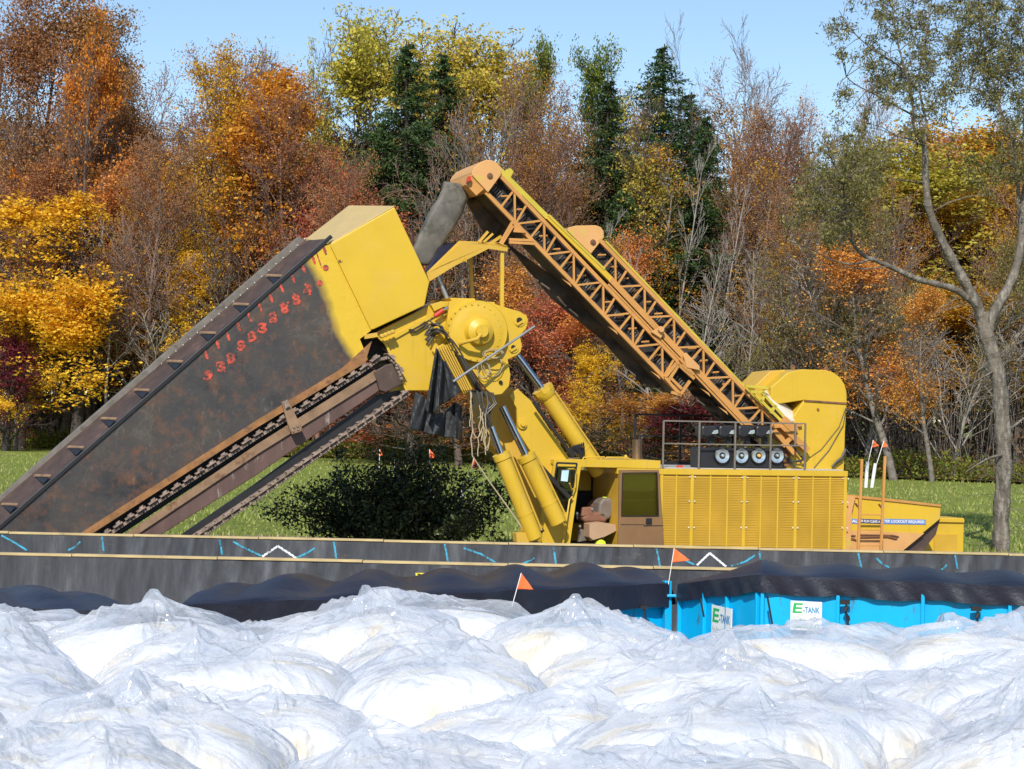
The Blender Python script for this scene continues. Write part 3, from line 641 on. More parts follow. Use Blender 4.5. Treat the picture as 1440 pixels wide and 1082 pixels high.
# bolts round the drum
mb = MB()
for i in range(26):
    an = 2*math.pi*i/26; c_ = M(667, 467, -0.52); mb.lathe(c_+(E1*math.cos(an)+Vector((0, 0, 1))*math.sin(an))*0.64, -ND, [(0, .02), (.02, .016)], 6)
mb.build('drum_bolts', m_yel2, plate)
# hoses on the head
hs = random.Random(3)
mb = MB()
for i in range(9):
    y0 = 463+i*2.6; x0 = 597+(i % 3)*3
    pts = [(x0, y0), (x0+8, y0-7-i % 3*2), (x0+18, 458+i*1.2), (622+i*1.3, 462+i*2), (630+i*1.8, 478+i*1.5), (645+i*1.6, 505+i), (662+i*1.4, 535+i), (672+i*1.3, 553+i*.6)]
    k = -0.42-0.03*(i % 4)
    P = [M(x+hs.uniform(-1, 1), y+hs.uniform(-1, 1), k if 1 < n < 7 else -0.25) for n, (x, y) in enumerate(pts)]
    Q = []
    for n in range(len(P)-1):                    # catmull-rom
        p0, p1, p2, p3 = P[max(0, n-1)], P[n], P[n+1], P[min(len(P)-1, n+2)]
        for s in (0, .25, .5, .75): Q.append(.5*((2*p1)+(p2-p0)*s+(2*p0-5*p1+4*p2-p3)*s*s+(3*p1-p0-3*p2+p3)*s**3))
    Q.append(P[-1]); mb.tube(Q, 0.022, 6)
mb.build('hydraulic_hoses', m_hose, mach)
mb = MB()
for i in range(5):
    o = i*3.2; mb.bar(M(618+o, 488-o*.3, -.36), M(650+o, 549, -.36), 0.035)
mb.build('pipe_run', m_yel2, mach)
mb = MB(); mb.bar(M(616, 488, -.2), M(660, 549, -.2), 0.35, 0.12); mb.build('pipe_tray', m_yel, mach, bevel=.01)
mb = MB(); mb.tube([M(611, 445, -.3), M(623, 436.5, -.3)], 0.05, 12); mb.build('grease_cylinder', m_red, mach); MB().tube([M(621, 438, -.3), M(630, 432, -.3)], .03, 10).build('grease_fitting', m_chrome, mach)
mb = MB(); mb.tube([M(575, 464, -.2), M(582, 464, -.2), M(598, 453, -.2), M(602, 456, -.2)], 0.02, 6); mb.tube([M(577, 467, -.2), M(585, 466, -.2), M(600, 456, -.2)], 0.02, 6)
mb.tube([M(608, 447, -.28), M(604, 451, -.3), M(610, 456, -.32), M(620, 454, -.32)], 0.02, 6); mb.build('small_hose', m_hose, mach)
# lower dark bundle of hoses below the head
mb = MB()
for i in range(16):
    x = 660+i*2.2; k = -0.35-0.04*(i % 3)
    P = [M(x, 548+i*.3, k), M(x+6+hs.uniform(-4, 4), 568, k-.05), M(680+hs.uniform(-8, 10), 585+hs.uniform(-4, 6), k-.1), M(688+hs.uniform(-6, 6), 600+hs.uniform(-4, 20), k)]
    mb.tube(P, 0.02, 5)
mb.build('hose_bundle', m_hose, mach)
# ---- main lower arm
mb = MB(); mb.prism([(716, 556), (728, 547), (745.6, 563), (800, 645), (792, 668), (775, 674), (756, 651), (728, 606), (727, 575)], 0.30, 0.40); arm = mb.build('lift_arm', m_yel, mach, bevel=0.01)
mb = MB(); mb.prism([(665, 552), (718, 545), (745.6, 563), (800, 645), (785, 700), (768, 745), (745, 705), (722, 660), (690, 625)], 1.0, 1.6); mb.build('arm_box', m_yel2, arm)
mb = MB(); mb.lathe(M(734, 597, .29), -ND, [(0, .12), (.05, .11), (.05, .06), (.10, .05)], 12); mb.build('boss', m_yel, arm)
mb = MB(); mb.bar(M(750, 565, -.02), M(806, 643, -.02), 0.07); mb.bar(M(759, 655, -.15), M(800, 700, -.15), 0.1, .1); mb.build('arm_edge', m_dark, arm)
def cyl(name, r0, r1, b1, kk, rr, br, collar=True):
    t = MB().tube([M(*r0, kk), M(*r1, kk)], rr, 20).build('piston_rod', m_chrome, mach)
    mb = MB(); a = M(*r1, kk); b = M(*b1, kk); d = (b-a).normalized(); ln = (b-a).length
    prof = [(0, rr*1.2), (0.0, br*1.12), (0.14, br*1.12), (0.15, br), (ln*0.7, br), (ln*0.7, br*1.04), (ln*0.72, br*1.04), (ln*0.72, br), (ln, br), (ln+0.05, br*.6)]
    mb.lathe(a, d, prof, 32)
    if collar:
        mb.lathe(a+d*(-0.05), d, [(0, br*1.35), (0.1, br*1.38), (0.22, br*1.1)], 10)
    o = mb.build(name, m_yel, mach)
    mb = MB(); n = d.cross(ND).normalized(); n = n if n.x > 0 else -n
    mb.tube([a+n*(br+.04)+d*.15, b+n*(br+.04)-d*.1], 0.025, 6); mb.build('feed_pipe', m_yel2, o)
    return o
cyl('hydraulic_cylinder', (727, 500), (765, 551), (842, 665), 0.55, 0.085, 0.19)
cyl('hydraulic_cylinder', (706, 572), (739, 640), (785, 735), -0.45, 0.085, 0.20, False)
cyl('hydraulic_cylinder', (690, 600), (704, 638), (752, 757), -0.75, 0.08, 0.185, False)
mb = MB()
for i in range(8): 
    an = i*math.pi/4; 
mb.lathe(M(765, 551, .55), (M(842, 665, .55)-M(765, 551, .55)), [(-.1, .27), (.02, .27), (.05, .2)], 8); mb.build('gland_nut', m_yel, mach, bevel=.01)
mb = MB(); mb.prism([(726, 750), (740, 749), (746, 760), (744, 765), (727, 763)], -0.8, -0.5); mb.build('foot_bracket', m_yel2, mach, bevel=.01)
mb = MB(); mb.tube([M(740, 752, -.75), M(750, 764, -.7), M(757, 750, -.6), M(764, 745, -.6)], 0.05, 8); mb.build('foot_hose', m_black, mach)
mb = MB()
for i in range(6): mb.tube([M(800+i*2, 636+i, .3), M(806+i*3, 628-i, .25), M(813+i*1.5, 634+i*.8, .2), M(818, 645, .2)], 0.03, 6)
mb.build('base_hoses', m_black, mach)
# ---- canopy over the hopper and its posts
mb = MB(); P = [(603.8, 396), (599.5, 384.5), (645.4, 341), (704, 343.5), (714.5, 352.5), (686, 346.5), (642, 366)]
A = [M(x, y, 0.0) for x, y in [(604, 396), (600, 385), (624, 372), (686, 346), (714, 351), (713.5, 354), (687, 350), (640, 374)]]
mb.slab(A, ND*0.06)
top = [M(600, 385, 0.0), M(686, 346, 0.0), M(704, 343.5, 0.9), M(645.4, 340.5, 1.3)]; mb.slab(top, (0, 0, 0.03))
mb.slab([M(686, 346, 0), M(714, 351.5, 0), M(714, 348, .9), M(704, 343.5, .9)], (0, 0, 0.03))
can = mb.build('canopy', m_yel2, mach)
mb = MB(); mb.bar(M(673, 341, .9), M(686, 326, .9), 0.06); mb.bar(M(680, 341, .8), M(693, 329, .8), 0.05); mb.bar(M(686, 345, 0.4), M(704, 333, .6), .07); mb.build('hinge_bars', m_yel2, can)
mb = MB(); mb.tube([M(652, 366, -.1), M(656, 369, -.12), M(656, 364, -.1), M(652, 362, -.08), M(651, 366, -.1)], 0.015, 6); mb.build('ring', m_yel, can)
mb = MB(); mb.slab([M(598.5, 380, .3), M(622, 343, .9), M(645, 341, 1.3), M(601, 386, .1)], (0, 0, -0.03)); mb.build('navy_sheet', m_navy, mach)
mb = MB(); mb.bar(M(706, 352, .1), M(705.5, 432, .1), 0.085, .09); mb.build('canopy_post', m_yel, mach, bevel=.008)
mb = MB(); mb.bar(M(661, 355, 1.2), M(664, 421, 1.2), 0.085, .09); mb.build('canopy_post', m_yel2, mach, bevel=.008)
mb = MB(); mb.tube([M(615, 389, .3), M(631, 425, .3)], 0.05, 10); mb.build('stay_pipe', m_galv, mach)
mb = MB(); mb.prism([(601, 432), (640, 421), (640, 428), (604, 440)], .4, 1.6); mb.build('navy_sheet', m_navy, mach)
# ---- conveyors
def truss(T0, T1, B0, B1, k, xs_T, dyTB, mat, name, parent, chordw=0.09, lw=0.047, extra=None):
    mb = MB(); mb.bar(M(*T0, k), M(*T1, k), chordw); mb.bar(M(*B0, k), M(*B1, k), chordw)
    def onT(x): t = (x-T0[0])/(T1[0]-T0[0]); return (x, T0[1]+(T1[1]-T0[1])*t)
    def onB(x): t = (x-B0[0])/(B1[0]-B0[0]); return (x, B0[1]+(B1[1]-B0[1])*t)
    step = xs_T[1]-xs_T[0]
    for i, x in enumerate(xs_T):
        mb.bar(M(*onT(x), k), M(*onB(x+0.5), k), lw)
        if x+step*.45 < T1[0]: mb.bar(M(*onB(x+1.5), k), M(*onT(x+step*.42), k), lw)
        if i+1 < len(xs_T): mb.bar(M(*onB(x+2), k), M(*onT(x+step-2), k), lw)
        if x-step*.5 > B0[0]: mb.bar(M(*onT(x-1), k), M(*onB(x-step*.48), k), lw)
    return mb.build(name, mat, parent)
def conveyor(T0, T1, B0, B1, xs_T, lab, k=0.5, wdt=1.4):
    root = MB()
    root.prism([(T0[0]+1, T0[1]+2), (T1[0], T1[1]+2), (B1[0], B1[1]+2), (B0[0], B0[1]+2)], k+0.22, k+0.30)
    o = root.build('conveyor', m_belt, mach, label=lab)
    truss(T0, T1, B0, B1, k, xs_T, 46, m_org, 'lattice_side', o)
    truss(T0, T1, B0, B1, k+wdt, xs_T, 46, m_org, 'lattice_side', o)
    mb = MB(); mb.prism([(T0[0]+1, T0[1]+2), (T1[0], T1[1]+2), (B1[0], B1[1]-2), (B0[0], B0[1]-2)], k+wdt-.22, k+wdt-.16); mb.build('sun_block_panel', m_belt, o)  # added inner panel, blocks sunlight from leaking through onto the rubber skirt
    d = (M(*B1, k)-M(*B0, k)); up = ND.cross(d).normalized(); up = up if up.z > 0 else -up
    mb = MB(); a = M(*B0, k+.12)+up*.08; b = M(*B1, k+.12)+up*.08; mb.slab([a, b, b+ND*(wdt-.24), a+ND*(wdt-.24)], -up*0.03); mb.build('pan', m_brownpan, o)
    a = M(*T0, k+.3)-up*.0; b = M(*T1, k+.3)-up*.0; mb = MB(); mb.slab([a, b, b+ND*(wdt-.6), a+ND*(wdt-.6)], up*0.03)
    mb.build('belt', m_belt, o)
    mb = MB()                                    # idler rollers and their brackets seen through the lattice
    for x in np.linspace(0.04, 0.96, 15):
        p = M(B0[0]+(B1[0]-B0[0])*x, B0[1]+(B1[1]-B0[1])*x-24, k+.12); mb.tube([p-E1*.13, p+E1*.08+Vector((0, 0, .02))], 0.022, 6); mb.cut()
        p = M(B0[0]+(B1[0]-B0[0])*x+3, B0[1]+(B1[1]-B0[1])*x-11, k+.17)
    mb.each('roller_bracket', m_org, o)
    mb = MB(); n = 100
    for i in range(n):                           # toothed edge of the return belt
        t = i/n
        if (i//6) % 2 == 0:
            p = M(B0[0]+(B1[0]-B0[0])*t+4, B0[1]+(B1[1]-B0[1])*t-7, k+.2); mb.bar(p, p+up*.16, 0.025)
        elif (i//6) % 2 == 1 and i % 6 == 0: mb.cut()
    mb.each('belt_teeth', m_strip, o)
    return o, up
con1, up1 = conveyor((702, 246.5), (973, 530), (683, 271), (955, 554), [723.5+41.5*i for i in range(6)], 'nearer orange lattice conveyor, reaching up to the rounded peach head', 0.5, 1.35)
con2, up2 = conveyor((842, 337), (1106, 611), (822, 357), (1064, 608), [865+41.3*i for i in range(6)], 'farther orange lattice conveyor, running down to the hopper', 0.62, 1.35)
mb = MB(); mb.bar(M(770, 305, .55), M(858, 393, .55), 0.14, .12); mb.build('end_beam', m_yel, con2, bevel=.01)
mb = MB(); mb.bar(M(771, 303, .5), M(850, 379, .5), 0.05, .06)
mb.build('end_beam_lip', m_lime, con2)
mb = MB(); mb.bar(M(858, 393, .52), M(1062, 609, .52), 0.15, .10); mb.bar(M(855, 400, .46), M(1058, 613, .46), 0.05, .05); mb.build('side_beam', m_org, con2, bevel=.01)
mb = MB(); mb.bar(M(706, 241, .95), M(950, 500, .95), 0.10, .2); mb.bar(M(771, 310, .75), M(960, 510, .75), 0.07, .3); mb.build('belt_edge', m_belt, con1)
mb = MB(); mb.bar(M(850, 340, .9), M(1060, 560, .9), 0.05, .2); mb.build('belt_edge', m_lime, con2)
mb = MB(); mb.bar(M(695, 232, .62), M(775, 312, .62), 0.12, .1); mb.prism([(706, 243), (717.5, 236.5), (722, 241), (717, 253)], .7, .95); mb.prism([(719, 262), (722, 260), (735, 272), (734, 278)], .5, .8); mb.build('lime_bracket', m_lime, con1)
# rounded heads
def rounded_head(face, k0, k1, name, mat, parent, hole):
    mb = MB(); mb.prism(face, k0, k1); o = mb.build(name, mat, parent, bevel=.015)
    mb = MB(); mb.lathe(M(*hole, k0-.005), -ND, [(0, .075), (.02, .07), (.02, .045), (.035, .04)], 14); mb.build('bearing', m_rust, o)
    return o
h1 = [(686, 271), (661, 244)]
face = [(686.5, 271), (664, 247), (664, 242), (667, 236.5), (673, 230), (682, 225.5), (690, 225), (697, 227.5), (704, 234.5), (705.6, 240), (704.5, 246.5)]
hd1 = rounded_head(face, 0.40, 2.3, 'conveyor_head', m_peach, con1, (689, 247.8))
mb = MB(); mb.prism([(661.5, 247), (664.5, 246), (681, 266), (670, 275.5), (655, 260)], 0.45, 2.2); mb.build('chin_plate', m_org, hd1, bevel=.01)
mb = MB(); mb.prism([(660, 248), (663, 248), (662, 254), (657, 256)], .3, .45); mb.build('red_latch', m_red, hd1)
face2 = [(831, 357.5), (806, 333), (798, 325), (800, 320), (810, 317.5), (838, 317), (845, 319.5), (849, 325), (849.5, 334)]
hd2 = rounded_head(face2, 0.58, 1.9, 'conveyor_head', m_peach, con2, (834, 341))
mb = MB()
for poly in ([(916, 467), (929, 459.5), (934, 466), (929.5, 476)], [(961, 500), (965, 496), (984, 515), (984, 521), (966, 517)]): mb.prism(poly, .36, .42); mb.cut()
mb.lathe(M(929, 463.5, .34), -ND, [(0, .08), (.06, .07)], 12)
mb.each('bracket_plate', m_peach, con2, bevel=.006)
mb = MB()
for a, b in (((935, 531), (951, 511)), ((951, 511), (976, 533)), ((955, 557), (970, 536)), ((942, 531), (958, 547)), ((958, 514), (972, 528)), ((940, 535), (955, 512)), ((935, 531), (956, 556)), ((956, 505), (975, 527)), ((944, 552), (958, 556))): mb.bar(M(*a, .42), M(*b, .42), .07)
mb.build('end_frame', m_org, con1)
mb = MB()
for x, y in ((790, 392), (855, 459), (915, 522), (735, 334), (985, 546), (1010, 572)):
    mb.slab([M(x, y, .45), M(x+12, y+7, .45), M(x+14, y+12, .45)], ND*.03)
mb.build('spike_plate', m_org, con1)
# triangular hanger under the near conveyor
mb = MB(); mb.prism([(722, 313), (736, 323), (737, 326), (724, 326)], .45, .5)
for a, b in (((721, 318), (705, 344)), ((716, 337), (750, 338.5)), ((716, 341), (751, 343)), ((722, 325), (738, 326)), ((703, 343), (720, 313))): mb.bar(M(*a, .42), M(*b, .42), .06)
mb.build('hanger', m_org, con1)
# hanging rubber skirts
def skirt(pts_top, pts_bot, k, name, parent, mat=m_brownpan):
    n = len(pts_top)
    def fn(u, v):
        s = u*(n-1); i = min(int(s), n-2); t = s-i
        a = [pts_top[i][j]*(1-t)+pts_top[i+1][j]*t for j in (0, 1)]; b = [pts_bot[i][j]*(1-t)+pts_bot[i+1][j]*t for j in (0, 1)]
        k_ = k+0.12*math.sin(u*11)*v+0.05*math.sin(u*29+v*3)
        return M(a[0]*(1-v)+b[0]*v, a[1]*(1-v)+b[1]*v, k_)
    return MB().grid(60, 10, fn).build(name, mat, parent, solid=.02)
skirt([(658, 268), (700, 310), (724, 334)], [(650, 275), (690, 345), (712, 348)], 1.75, 'rubber_skirt', con1)
skirt([(712, 342), (800, 405), (880, 480), (945, 545)], [(716, 348), (775, 420), (846, 478), (905, 545)], 1.6, 'rubber_skirt', con1)
skirt([(905, 535), (945, 556)], [(907, 541), (953, 553)], 1.5, 'rubber_skirt', con1)
skirt([(968, 532), (1020, 575), (1080, 640)], [(962, 540), (985, 570), (1025, 602)], 1.7, 'rubber_skirt', con2)
skirt([(1000, 566), (1050, 606), (1064, 615)], [(1015, 590), (1050, 612), (1060, 618)], 1.5, 'rubber_skirt', con2)
# grey rubber discharge chute below the top head
def chute(u, v):
    ctr = [(640, 256, 665, 262), (634, 275, 660, 280), (617, 305, 648, 308), (600, 340, 625, 345), (586, 368, 607, 374)]
    s = v*4; i = min(int(s), 3); t = s-i
    l = [ctr[i][j]*(1-t)+ctr[i+1][j]*t for j in range(4)]
    an = u*2*math.pi; cx = (l[0]-6+l[2])/2-8; hw = (l[2]-l[0])/2+5; cy_ = (l[1]+l[3])/2
    ca = math.copysign(abs(math.cos(an))**.30, math.cos(an)); sa = math.copysign(abs(math.sin(an))**.35, math.sin(an))
    return M(cx+2+hw*ca*(1.05+.03*math.sin(5*an+v*9)+.02*math.sin(v*31)), cy_+3*ca+.8*math.sin(v*37+an), 1.2+0.36*sa)
MB().grid(40, 30, chute).build('rubber_chute', m_chute, con1, solid=.03)
# lower tail of the farther conveyor
mb = MB()
for a, b, w in (((1098, 598), (1135, 634), .16), ((1088, 606), (1118, 640), .12), ((1100, 590), (1118, 608), .2), ((1088, 600), (1112, 596), .1), ((1120, 608), (1100, 628), .1), ((1064, 603), (1062, 615), .12)): mb.bar(M(*a, .35), M(*b, .35), w)
mb.prism([(1088, 600), (1104, 595), (1128, 596), (1128, 600), (1108, 603), (1118, 612), (1112, 626), (1098, 616)], .45, 1.0); mb.build('tail_frame', m_org, con2, bevel=.008)
# ---- body, cab and equipment on the roof
s0, zr = sz(927, 659); s1, zr2 = sz(1190.5, 663); zr = (zr+zr2)/2
zb = 0.55; BW = 2.75
def Sx(px, py=700, k=0): return sz(px, py, k)[0]
ROOF = zr
mb = MB()
sL = Sx(868, 700)
A = [L(sL+.05, zb, .04), L(s1-.03, zb, .04), L(s1-.03, ROOF-.1, .04), L(sL+.05, ROOF-.1, .04)]
mb.slab(A, ND*(BW-.08)); body = mb.build('engine_housing', m_louv, mach)
mb = MB(); mb.slab([L(sL-.02, ROOF-.14, 0-.02), L(s1+.03, ROOF-.14, -.02), L(s1+.03, ROOF, -.02), L(sL-.02, ROOF, -.02)], ND*(BW+.04)); mb.build('roof_edge', m_yel, body, bevel=.01)
mb = MB(); mb.slab([L(Sx(890), ROOF+.003, .12), L(s1-.05, ROOF+.003, .12), L(s1-.05, ROOF+.003, BW-.1), L(Sx(890), ROOF+.003, BW-.1)], (0, 0, .025)); mb.build('roof_sheet', m_grey, body)
# louvres
wide = [Sx(x) for x in (930, 973, 1046.5, 1119, 1188.5)]
narrow = [Sx(x) for x in (951, 999, 1023, 1070, 1094, 1143, 1167)]
mb = MB(); pitch = 0.041; allx = sorted(wide+narrow)
for a, b in zip(allx[:-1], allx[1:]):
    z = zb+.03
    while z < ROOF-.18:
        mb.slab([L(a+.02, z+pitch*.95, .038), L(a+.02, z, .005), L(a+.02, z+.004, .038)], E1*(b-a-.04)); z += pitch
mb.build('louvres', m_louv, body)
mb = MB()
for s in wide: mb.slab([L(s-.04, zb, -.012), L(s+.04, zb, -.012), L(s+.04, ROOF-.145, -.012), L(s-.04, ROOF-.145, -.012)], ND*.05)
for s in narrow: mb.slab([L(s-.018, zb, -.002), L(s+.018, zb, -.002), L(s+.018, ROOF-.145, -.002), L(s-.018, ROOF-.145, -.002)], ND*.04)
mb.build('panel_strips', m_yel, body, bevel=.004)
mb = MB()
for s in wide[1:]:
    for z in (ROOF-.19, ROOF-.78, ROOF-1.42):
        for ds in (-.07, .07): mb.lathe(L(s+ds, z, -.0), -ND, [(0, .022), (.02, .018)], 8)
mb.build('panel_bolts', m_cream, body)
# undercarriage
mb = MB(); mb.slab([L(Sx(770), .02, .1), L(s1+.2, .02, .1), L(s1+.2, .5, .1), L(Sx(770), .5, .1)], ND*.6); mb.slab([L(Sx(770), .02, 2.1), L(s1+.2, .02, 2.1), L(s1+.2, .5, 2.1), L(Sx(770), .5, 2.1)], ND*.6); mb.build('crawler_track', m_black, mach, bevel=.12)
# cab
cabs = [(782, 645.5), (891, 645.5), (891, 656), (871, 656)]
def cabquad(mb, pts, k, d): mb.slab([M(x, y, k) for x, y in pts], ND*d)
BOT = 795
def yl(x0, y0, x1, y1, y): return x0+(x1-x0)*(y-y0)/(y1-y0)
mb = MB()
cabquad(mb, [(779, 646), (789, 646), (929, 648), (929, 659.5), (779, 656)], -.03, .1)      # header
lx = lambda y: yl(780, 647, 762, 762, y); rx = lambda y: yl(817, 658, 802, 763, y)
cabquad(mb, [(lx(656), 656), (783, 656), (773.5, 717.5), (764, 762), (lx(BOT), BOT)], -.03, .08)
cabquad(mb, [(811, 654), (rx(656), 656), (rx(BOT), BOT), (792, BOT), (800, 719)], -.04, .10)
cabquad(mb, [(773.5, 717.5), (800, 719), (792, BOT), (lx(BOT), BOT)], -.025, .06)
cabquad(mb, [(871, 659), (874, 659), (873, BOT), (869, BOT)], -.06, .10)
cab = mb.build('cab', m_yel, mach, bevel=.008)
mb = MB(); P = [M(x, y, 0) for x, y in ((780, 646), (929, 648))]; a, b = P; mb.slab([a, b, b+ND*2.0, a+ND*2.0], (0, 0, -.12)); mb.build('cab_roof', m_yel, cab, bevel=.02)
mb = MB()
cabquad(mb, [(786, 662), (931, 662), (936, BOT), (760, BOT)], 1.9, .06)                       # far wall
mb.build('far_wall', m_yel, cab)
mb = MB(); cabquad(mb, [(833, 657), (861, 657), (860, 735), (831, 735)], 1.80, .05); cabquad(mb, [(800, 690), (831, 690), (830, 735), (798, 735)], 1.82, .04); mb.build('far_doorway', m_dark, cab)
mb = MB(); a = M(762, 768, .05); b = M(936, 768, .05); mb.slab([a, b, b+ND*1.85, a+ND*1.85], (0, 0, -.1)); mb.build('cab_floor', m_dark, cab)
mb = MB(); a = M(782, 649, .06); b = M(760, BOT, .06); mb.slab([a, b, b+ND*.5, a+ND*.5], E1*.05); mb.slab([a+ND*1.4, b+ND*1.4, b+ND*1.9, a+ND*1.9], E1*.05); mb.build('front_wall', m_yel, cab)
mb = MB(); cabquad(mb, [(872, 660), (872, BOT), (873, BOT), (873, 660)], .1, .0) if False else None
# front quarter window
mb = MB(); cabquad(mb, [(783, 651), (811, 652), (800, 719), (773.5, 717)], -.01, .015); win = mb.build('window', m_glassd, cab)
mb = MB()
for a, b in (((783, 651), (811, 652)), ((811, 652), (800, 719)), ((800, 719), (773.5, 717)), ((773.5, 717), (783, 651))): mb.bar(M(*a, -.02), M(*b, -.02), .04)
mb.build('window_seal', m_black, win)
# mirror
mb = MB(); mb.slab([M(789, 661, -.35), M(801, 660, -.42), M(799, 679, -.42), M(787, 678, -.35)], ND*.05); mir = mb.build('mirror', m_black, cab, bevel=.01)
mb = MB(); mb.slab([M(790, 662, -.357), M(800, 661.5, -.425), M(798, 677.5, -.425), M(788.5, 676.5, -.357)], -ND*.008); mb.build('mirror_glass', m_mirror, mir)
mb = MB(); mb.tube([M(799, 660, -.38), M(807, 659.5, -.3), M(810, 662, -.15), M(809, 686, -.12), M(804, 689, -.25), M(801, 680, -.38)], .018, 8)
mb.tube([M(805, 699, -.14), M(801, 702, -.16), M(792, 763, -.16), M(791, 772, -.1)], .022, 8)
mb.build('grab_rail', m_yel, cab)
# brown door slid back
mb = MB()
DP = [(871, 661), (927, 661), (934, 766), (934.5, BOT), (868, BOT), (869.5, 766)]
for poly in ([(871, 661), (927, 661), (927, 664.5), (871, 665.5)], [(871, 665.5), (875.5, 665.5), (874, 726), (870, 726)], [(924, 664), (927.2, 664), (931.5, 726), (926, 726)], [(870, 726), (931.5, 726), (935, BOT), (868.5, BOT)]):
    cabquad(mb, poly, -.10, .06)
door = mb.build('door', m_brown, cab, bevel=.006)
mb = MB(); cabquad(mb, [(875.5, 665.5), (924, 664.5), (926, 726), (874, 726)], -.07, .01); pane = mb.build('door_glass', m_glass, door)
mb = MB(); cabquad(mb, [(909, 729), (917, 729), (917, 737.5), (908.5, 737.5)], -.13, .03); mb.build('handle', m_black, door, bevel=.008)
mb = MB(); cabquad(mb, [(873, 738.5), (905, 738.5), (906, 740.5), (933, 740), (933, 739), (907, 739), (906, 737.8), (873, 737.6)], -.106, .008)
for a, b in (((875.5, 665.8), (924, 664.8)), ((924, 664.8), (926, 726)), ((926, 726), (874, 726)), ((874, 726), (875.5, 665.8))): mb.bar(M(*a, -.105), M(*b, -.105), .022)
mb.build('door_seal', m_dark, door)
# seat
mb = MB(); c_ = M(843, 728, .75)
mb.prism([(826, 722), (850, 719), (856, 726), (853, 735), (822, 735), (818, 728)], .5, 1.0); mb.build('seat', m_seatb, cab, bevel=.06)
mb = MB(); mb.prism([(841, 726), (843, 708), (848, 701), (858, 700), (863, 704), (864, 716), (860, 729), (850, 733)], .5, 1.0); mb.build('seat_back', m_seat, cab, bevel=.07)
mb = MB(); mb.prism([(833, 711), (837, 704), (845, 703), (842, 720), (833, 720)], .95, 1.3); mb.prism([(820, 714), (833, 713), (836, 725), (818, 727)], .5, .65); mb.build('armrest', m_seatb, cab, bevel=.03)
mb = MB(); mb.prism([(857, 695), (868, 693), (868, 702), (858, 702)], .7, .95); mb.cut(); mb.prism([(856, 730), (864, 726), (866, 737), (858, 737)], .6, .8); mb.cut(); mb.prism([(816, 744), (829, 747), (828, 760), (814, 763), (817, 752)], .5, .7); mb.each('control_box', m_seat, cab, bevel=.02)
mb = MB()
for x, y in ((812, 722), (816, 740), (833, 716)): mb.tube([M(x, y+8, .6), M(x-1, y, .55)], .02, 6); mb.lathe(M(x-1, y, .5), -ND, [(0, .03), (.04, .03)], 10); mb.cut()
mb.each('lever', m_galv, cab)
mb = MB(); A = [(829, 737), (848, 735), (866, 738), (867, 747), (851, 755), (834, 760), (829, 756)]; cabquad(mb, A, .12, .4)
cb = mb.build('cardboard_box', m_card, bevel=.01, loc=M(848, 760, .3)); tag(cb, 'brown cardboard box leaning at the foot of the cab seat', 'box')
MB().prism([(840, 765), (842, 761), (847, 759), (852, 762), (853, 768), (839, 769)], .1, .3).build('safety_vest', m_hiv, bevel=.03, loc=M(846, 768, .2), label='lime high visibility vest on the cab floor below the cardboard box', cat='vest')
MB().prism([(848, 701.5), (853, 699), (854, 701.5), (850, 703)], .6, .8).build('safety_vest', m_hiv, bevel=.01, loc=M(850, 702, .7), label='scrap of lime vest lying on top of the cab seat back', cat='vest')
# roof rails of the cab, beacon, exhaust
mb = MB(); mb.tube([M(819, 647, .1), M(821, 643.5, .1), M(850, 643, .1), M(852, 645.5, .1)], .018, 8); mb.cut(); mb.tube([M(852, 646, .1), M(853, 643.5, .1), M(882, 643.5, .1), M(885, 646, .1)], .018, 8)
mb.each('roof_rail', m_yel, cab); MB().tube([M(880, 645, .6), M(880, 640, .6)], [.05, .03], 8).build('beacon', m_yel, cab)
mb = MB(); p = M(896, 649, 1.2); q = M(896, 618.5, 1.2); mb.lathe(p, q-p, [(0, .11), (.05, .12), ((q-p).length-.05, .12), ((q-p).length, .125), ((q-p).length, .10)], 20); mb.build('exhaust_stack', pm('dull_copper_steel', (0.30, 0.21, 0.15), .35, .8, var=.2), mach)
# railing
mb = MB(); kf = .0
zt = sz(1033, 594, kf)[1]; zm = sz(1033, 625.5, kf)[1]
px = [932.5, 983, 1033.5, 1083.5, 1132]; S = [Sx(x, 630, kf) for x in px]
for s in S: mb.bar(L(s, ROOF, kf), L(s, zt, kf), .038)
mb.bar(L(S[0], zt, kf), L(S[-1], zt, kf), .034); mb.bar(L(S[0], zm, kf), L(S[-1], zm, kf), .03)
s98 = Sx(1098, 620, .8); mb.bar(L(s98, zm, kf), L(s98, zt, kf), .04)
mb.build('roof_railing', m_rail, mach)
mb = MB(); kf2 = BW-.15
S2 = [Sx(x, 610, kf2) for x in (893, 956.5, 1030)]; zt2 = sz(940, 584, kf2)[1]; zm2 = sz(940, 614, kf2)[1]
for s in S2: mb.bar(L(s, ROOF, kf2), L(s, zt2, kf2), .055)
mb.bar(L(S2[0], zt2, kf2), L(S2[-1]+1.4, zt2, kf2), .045); mb.bar(L(S2[0], zm2, kf2), L(S2[-1], zm2, kf2), .04); mb.bar(L(S2[0], ROOF+.08, kf2), L(S2[-1], ROOF+.08, kf2), .06)
mb.build('roof_railing', m_black, mach)
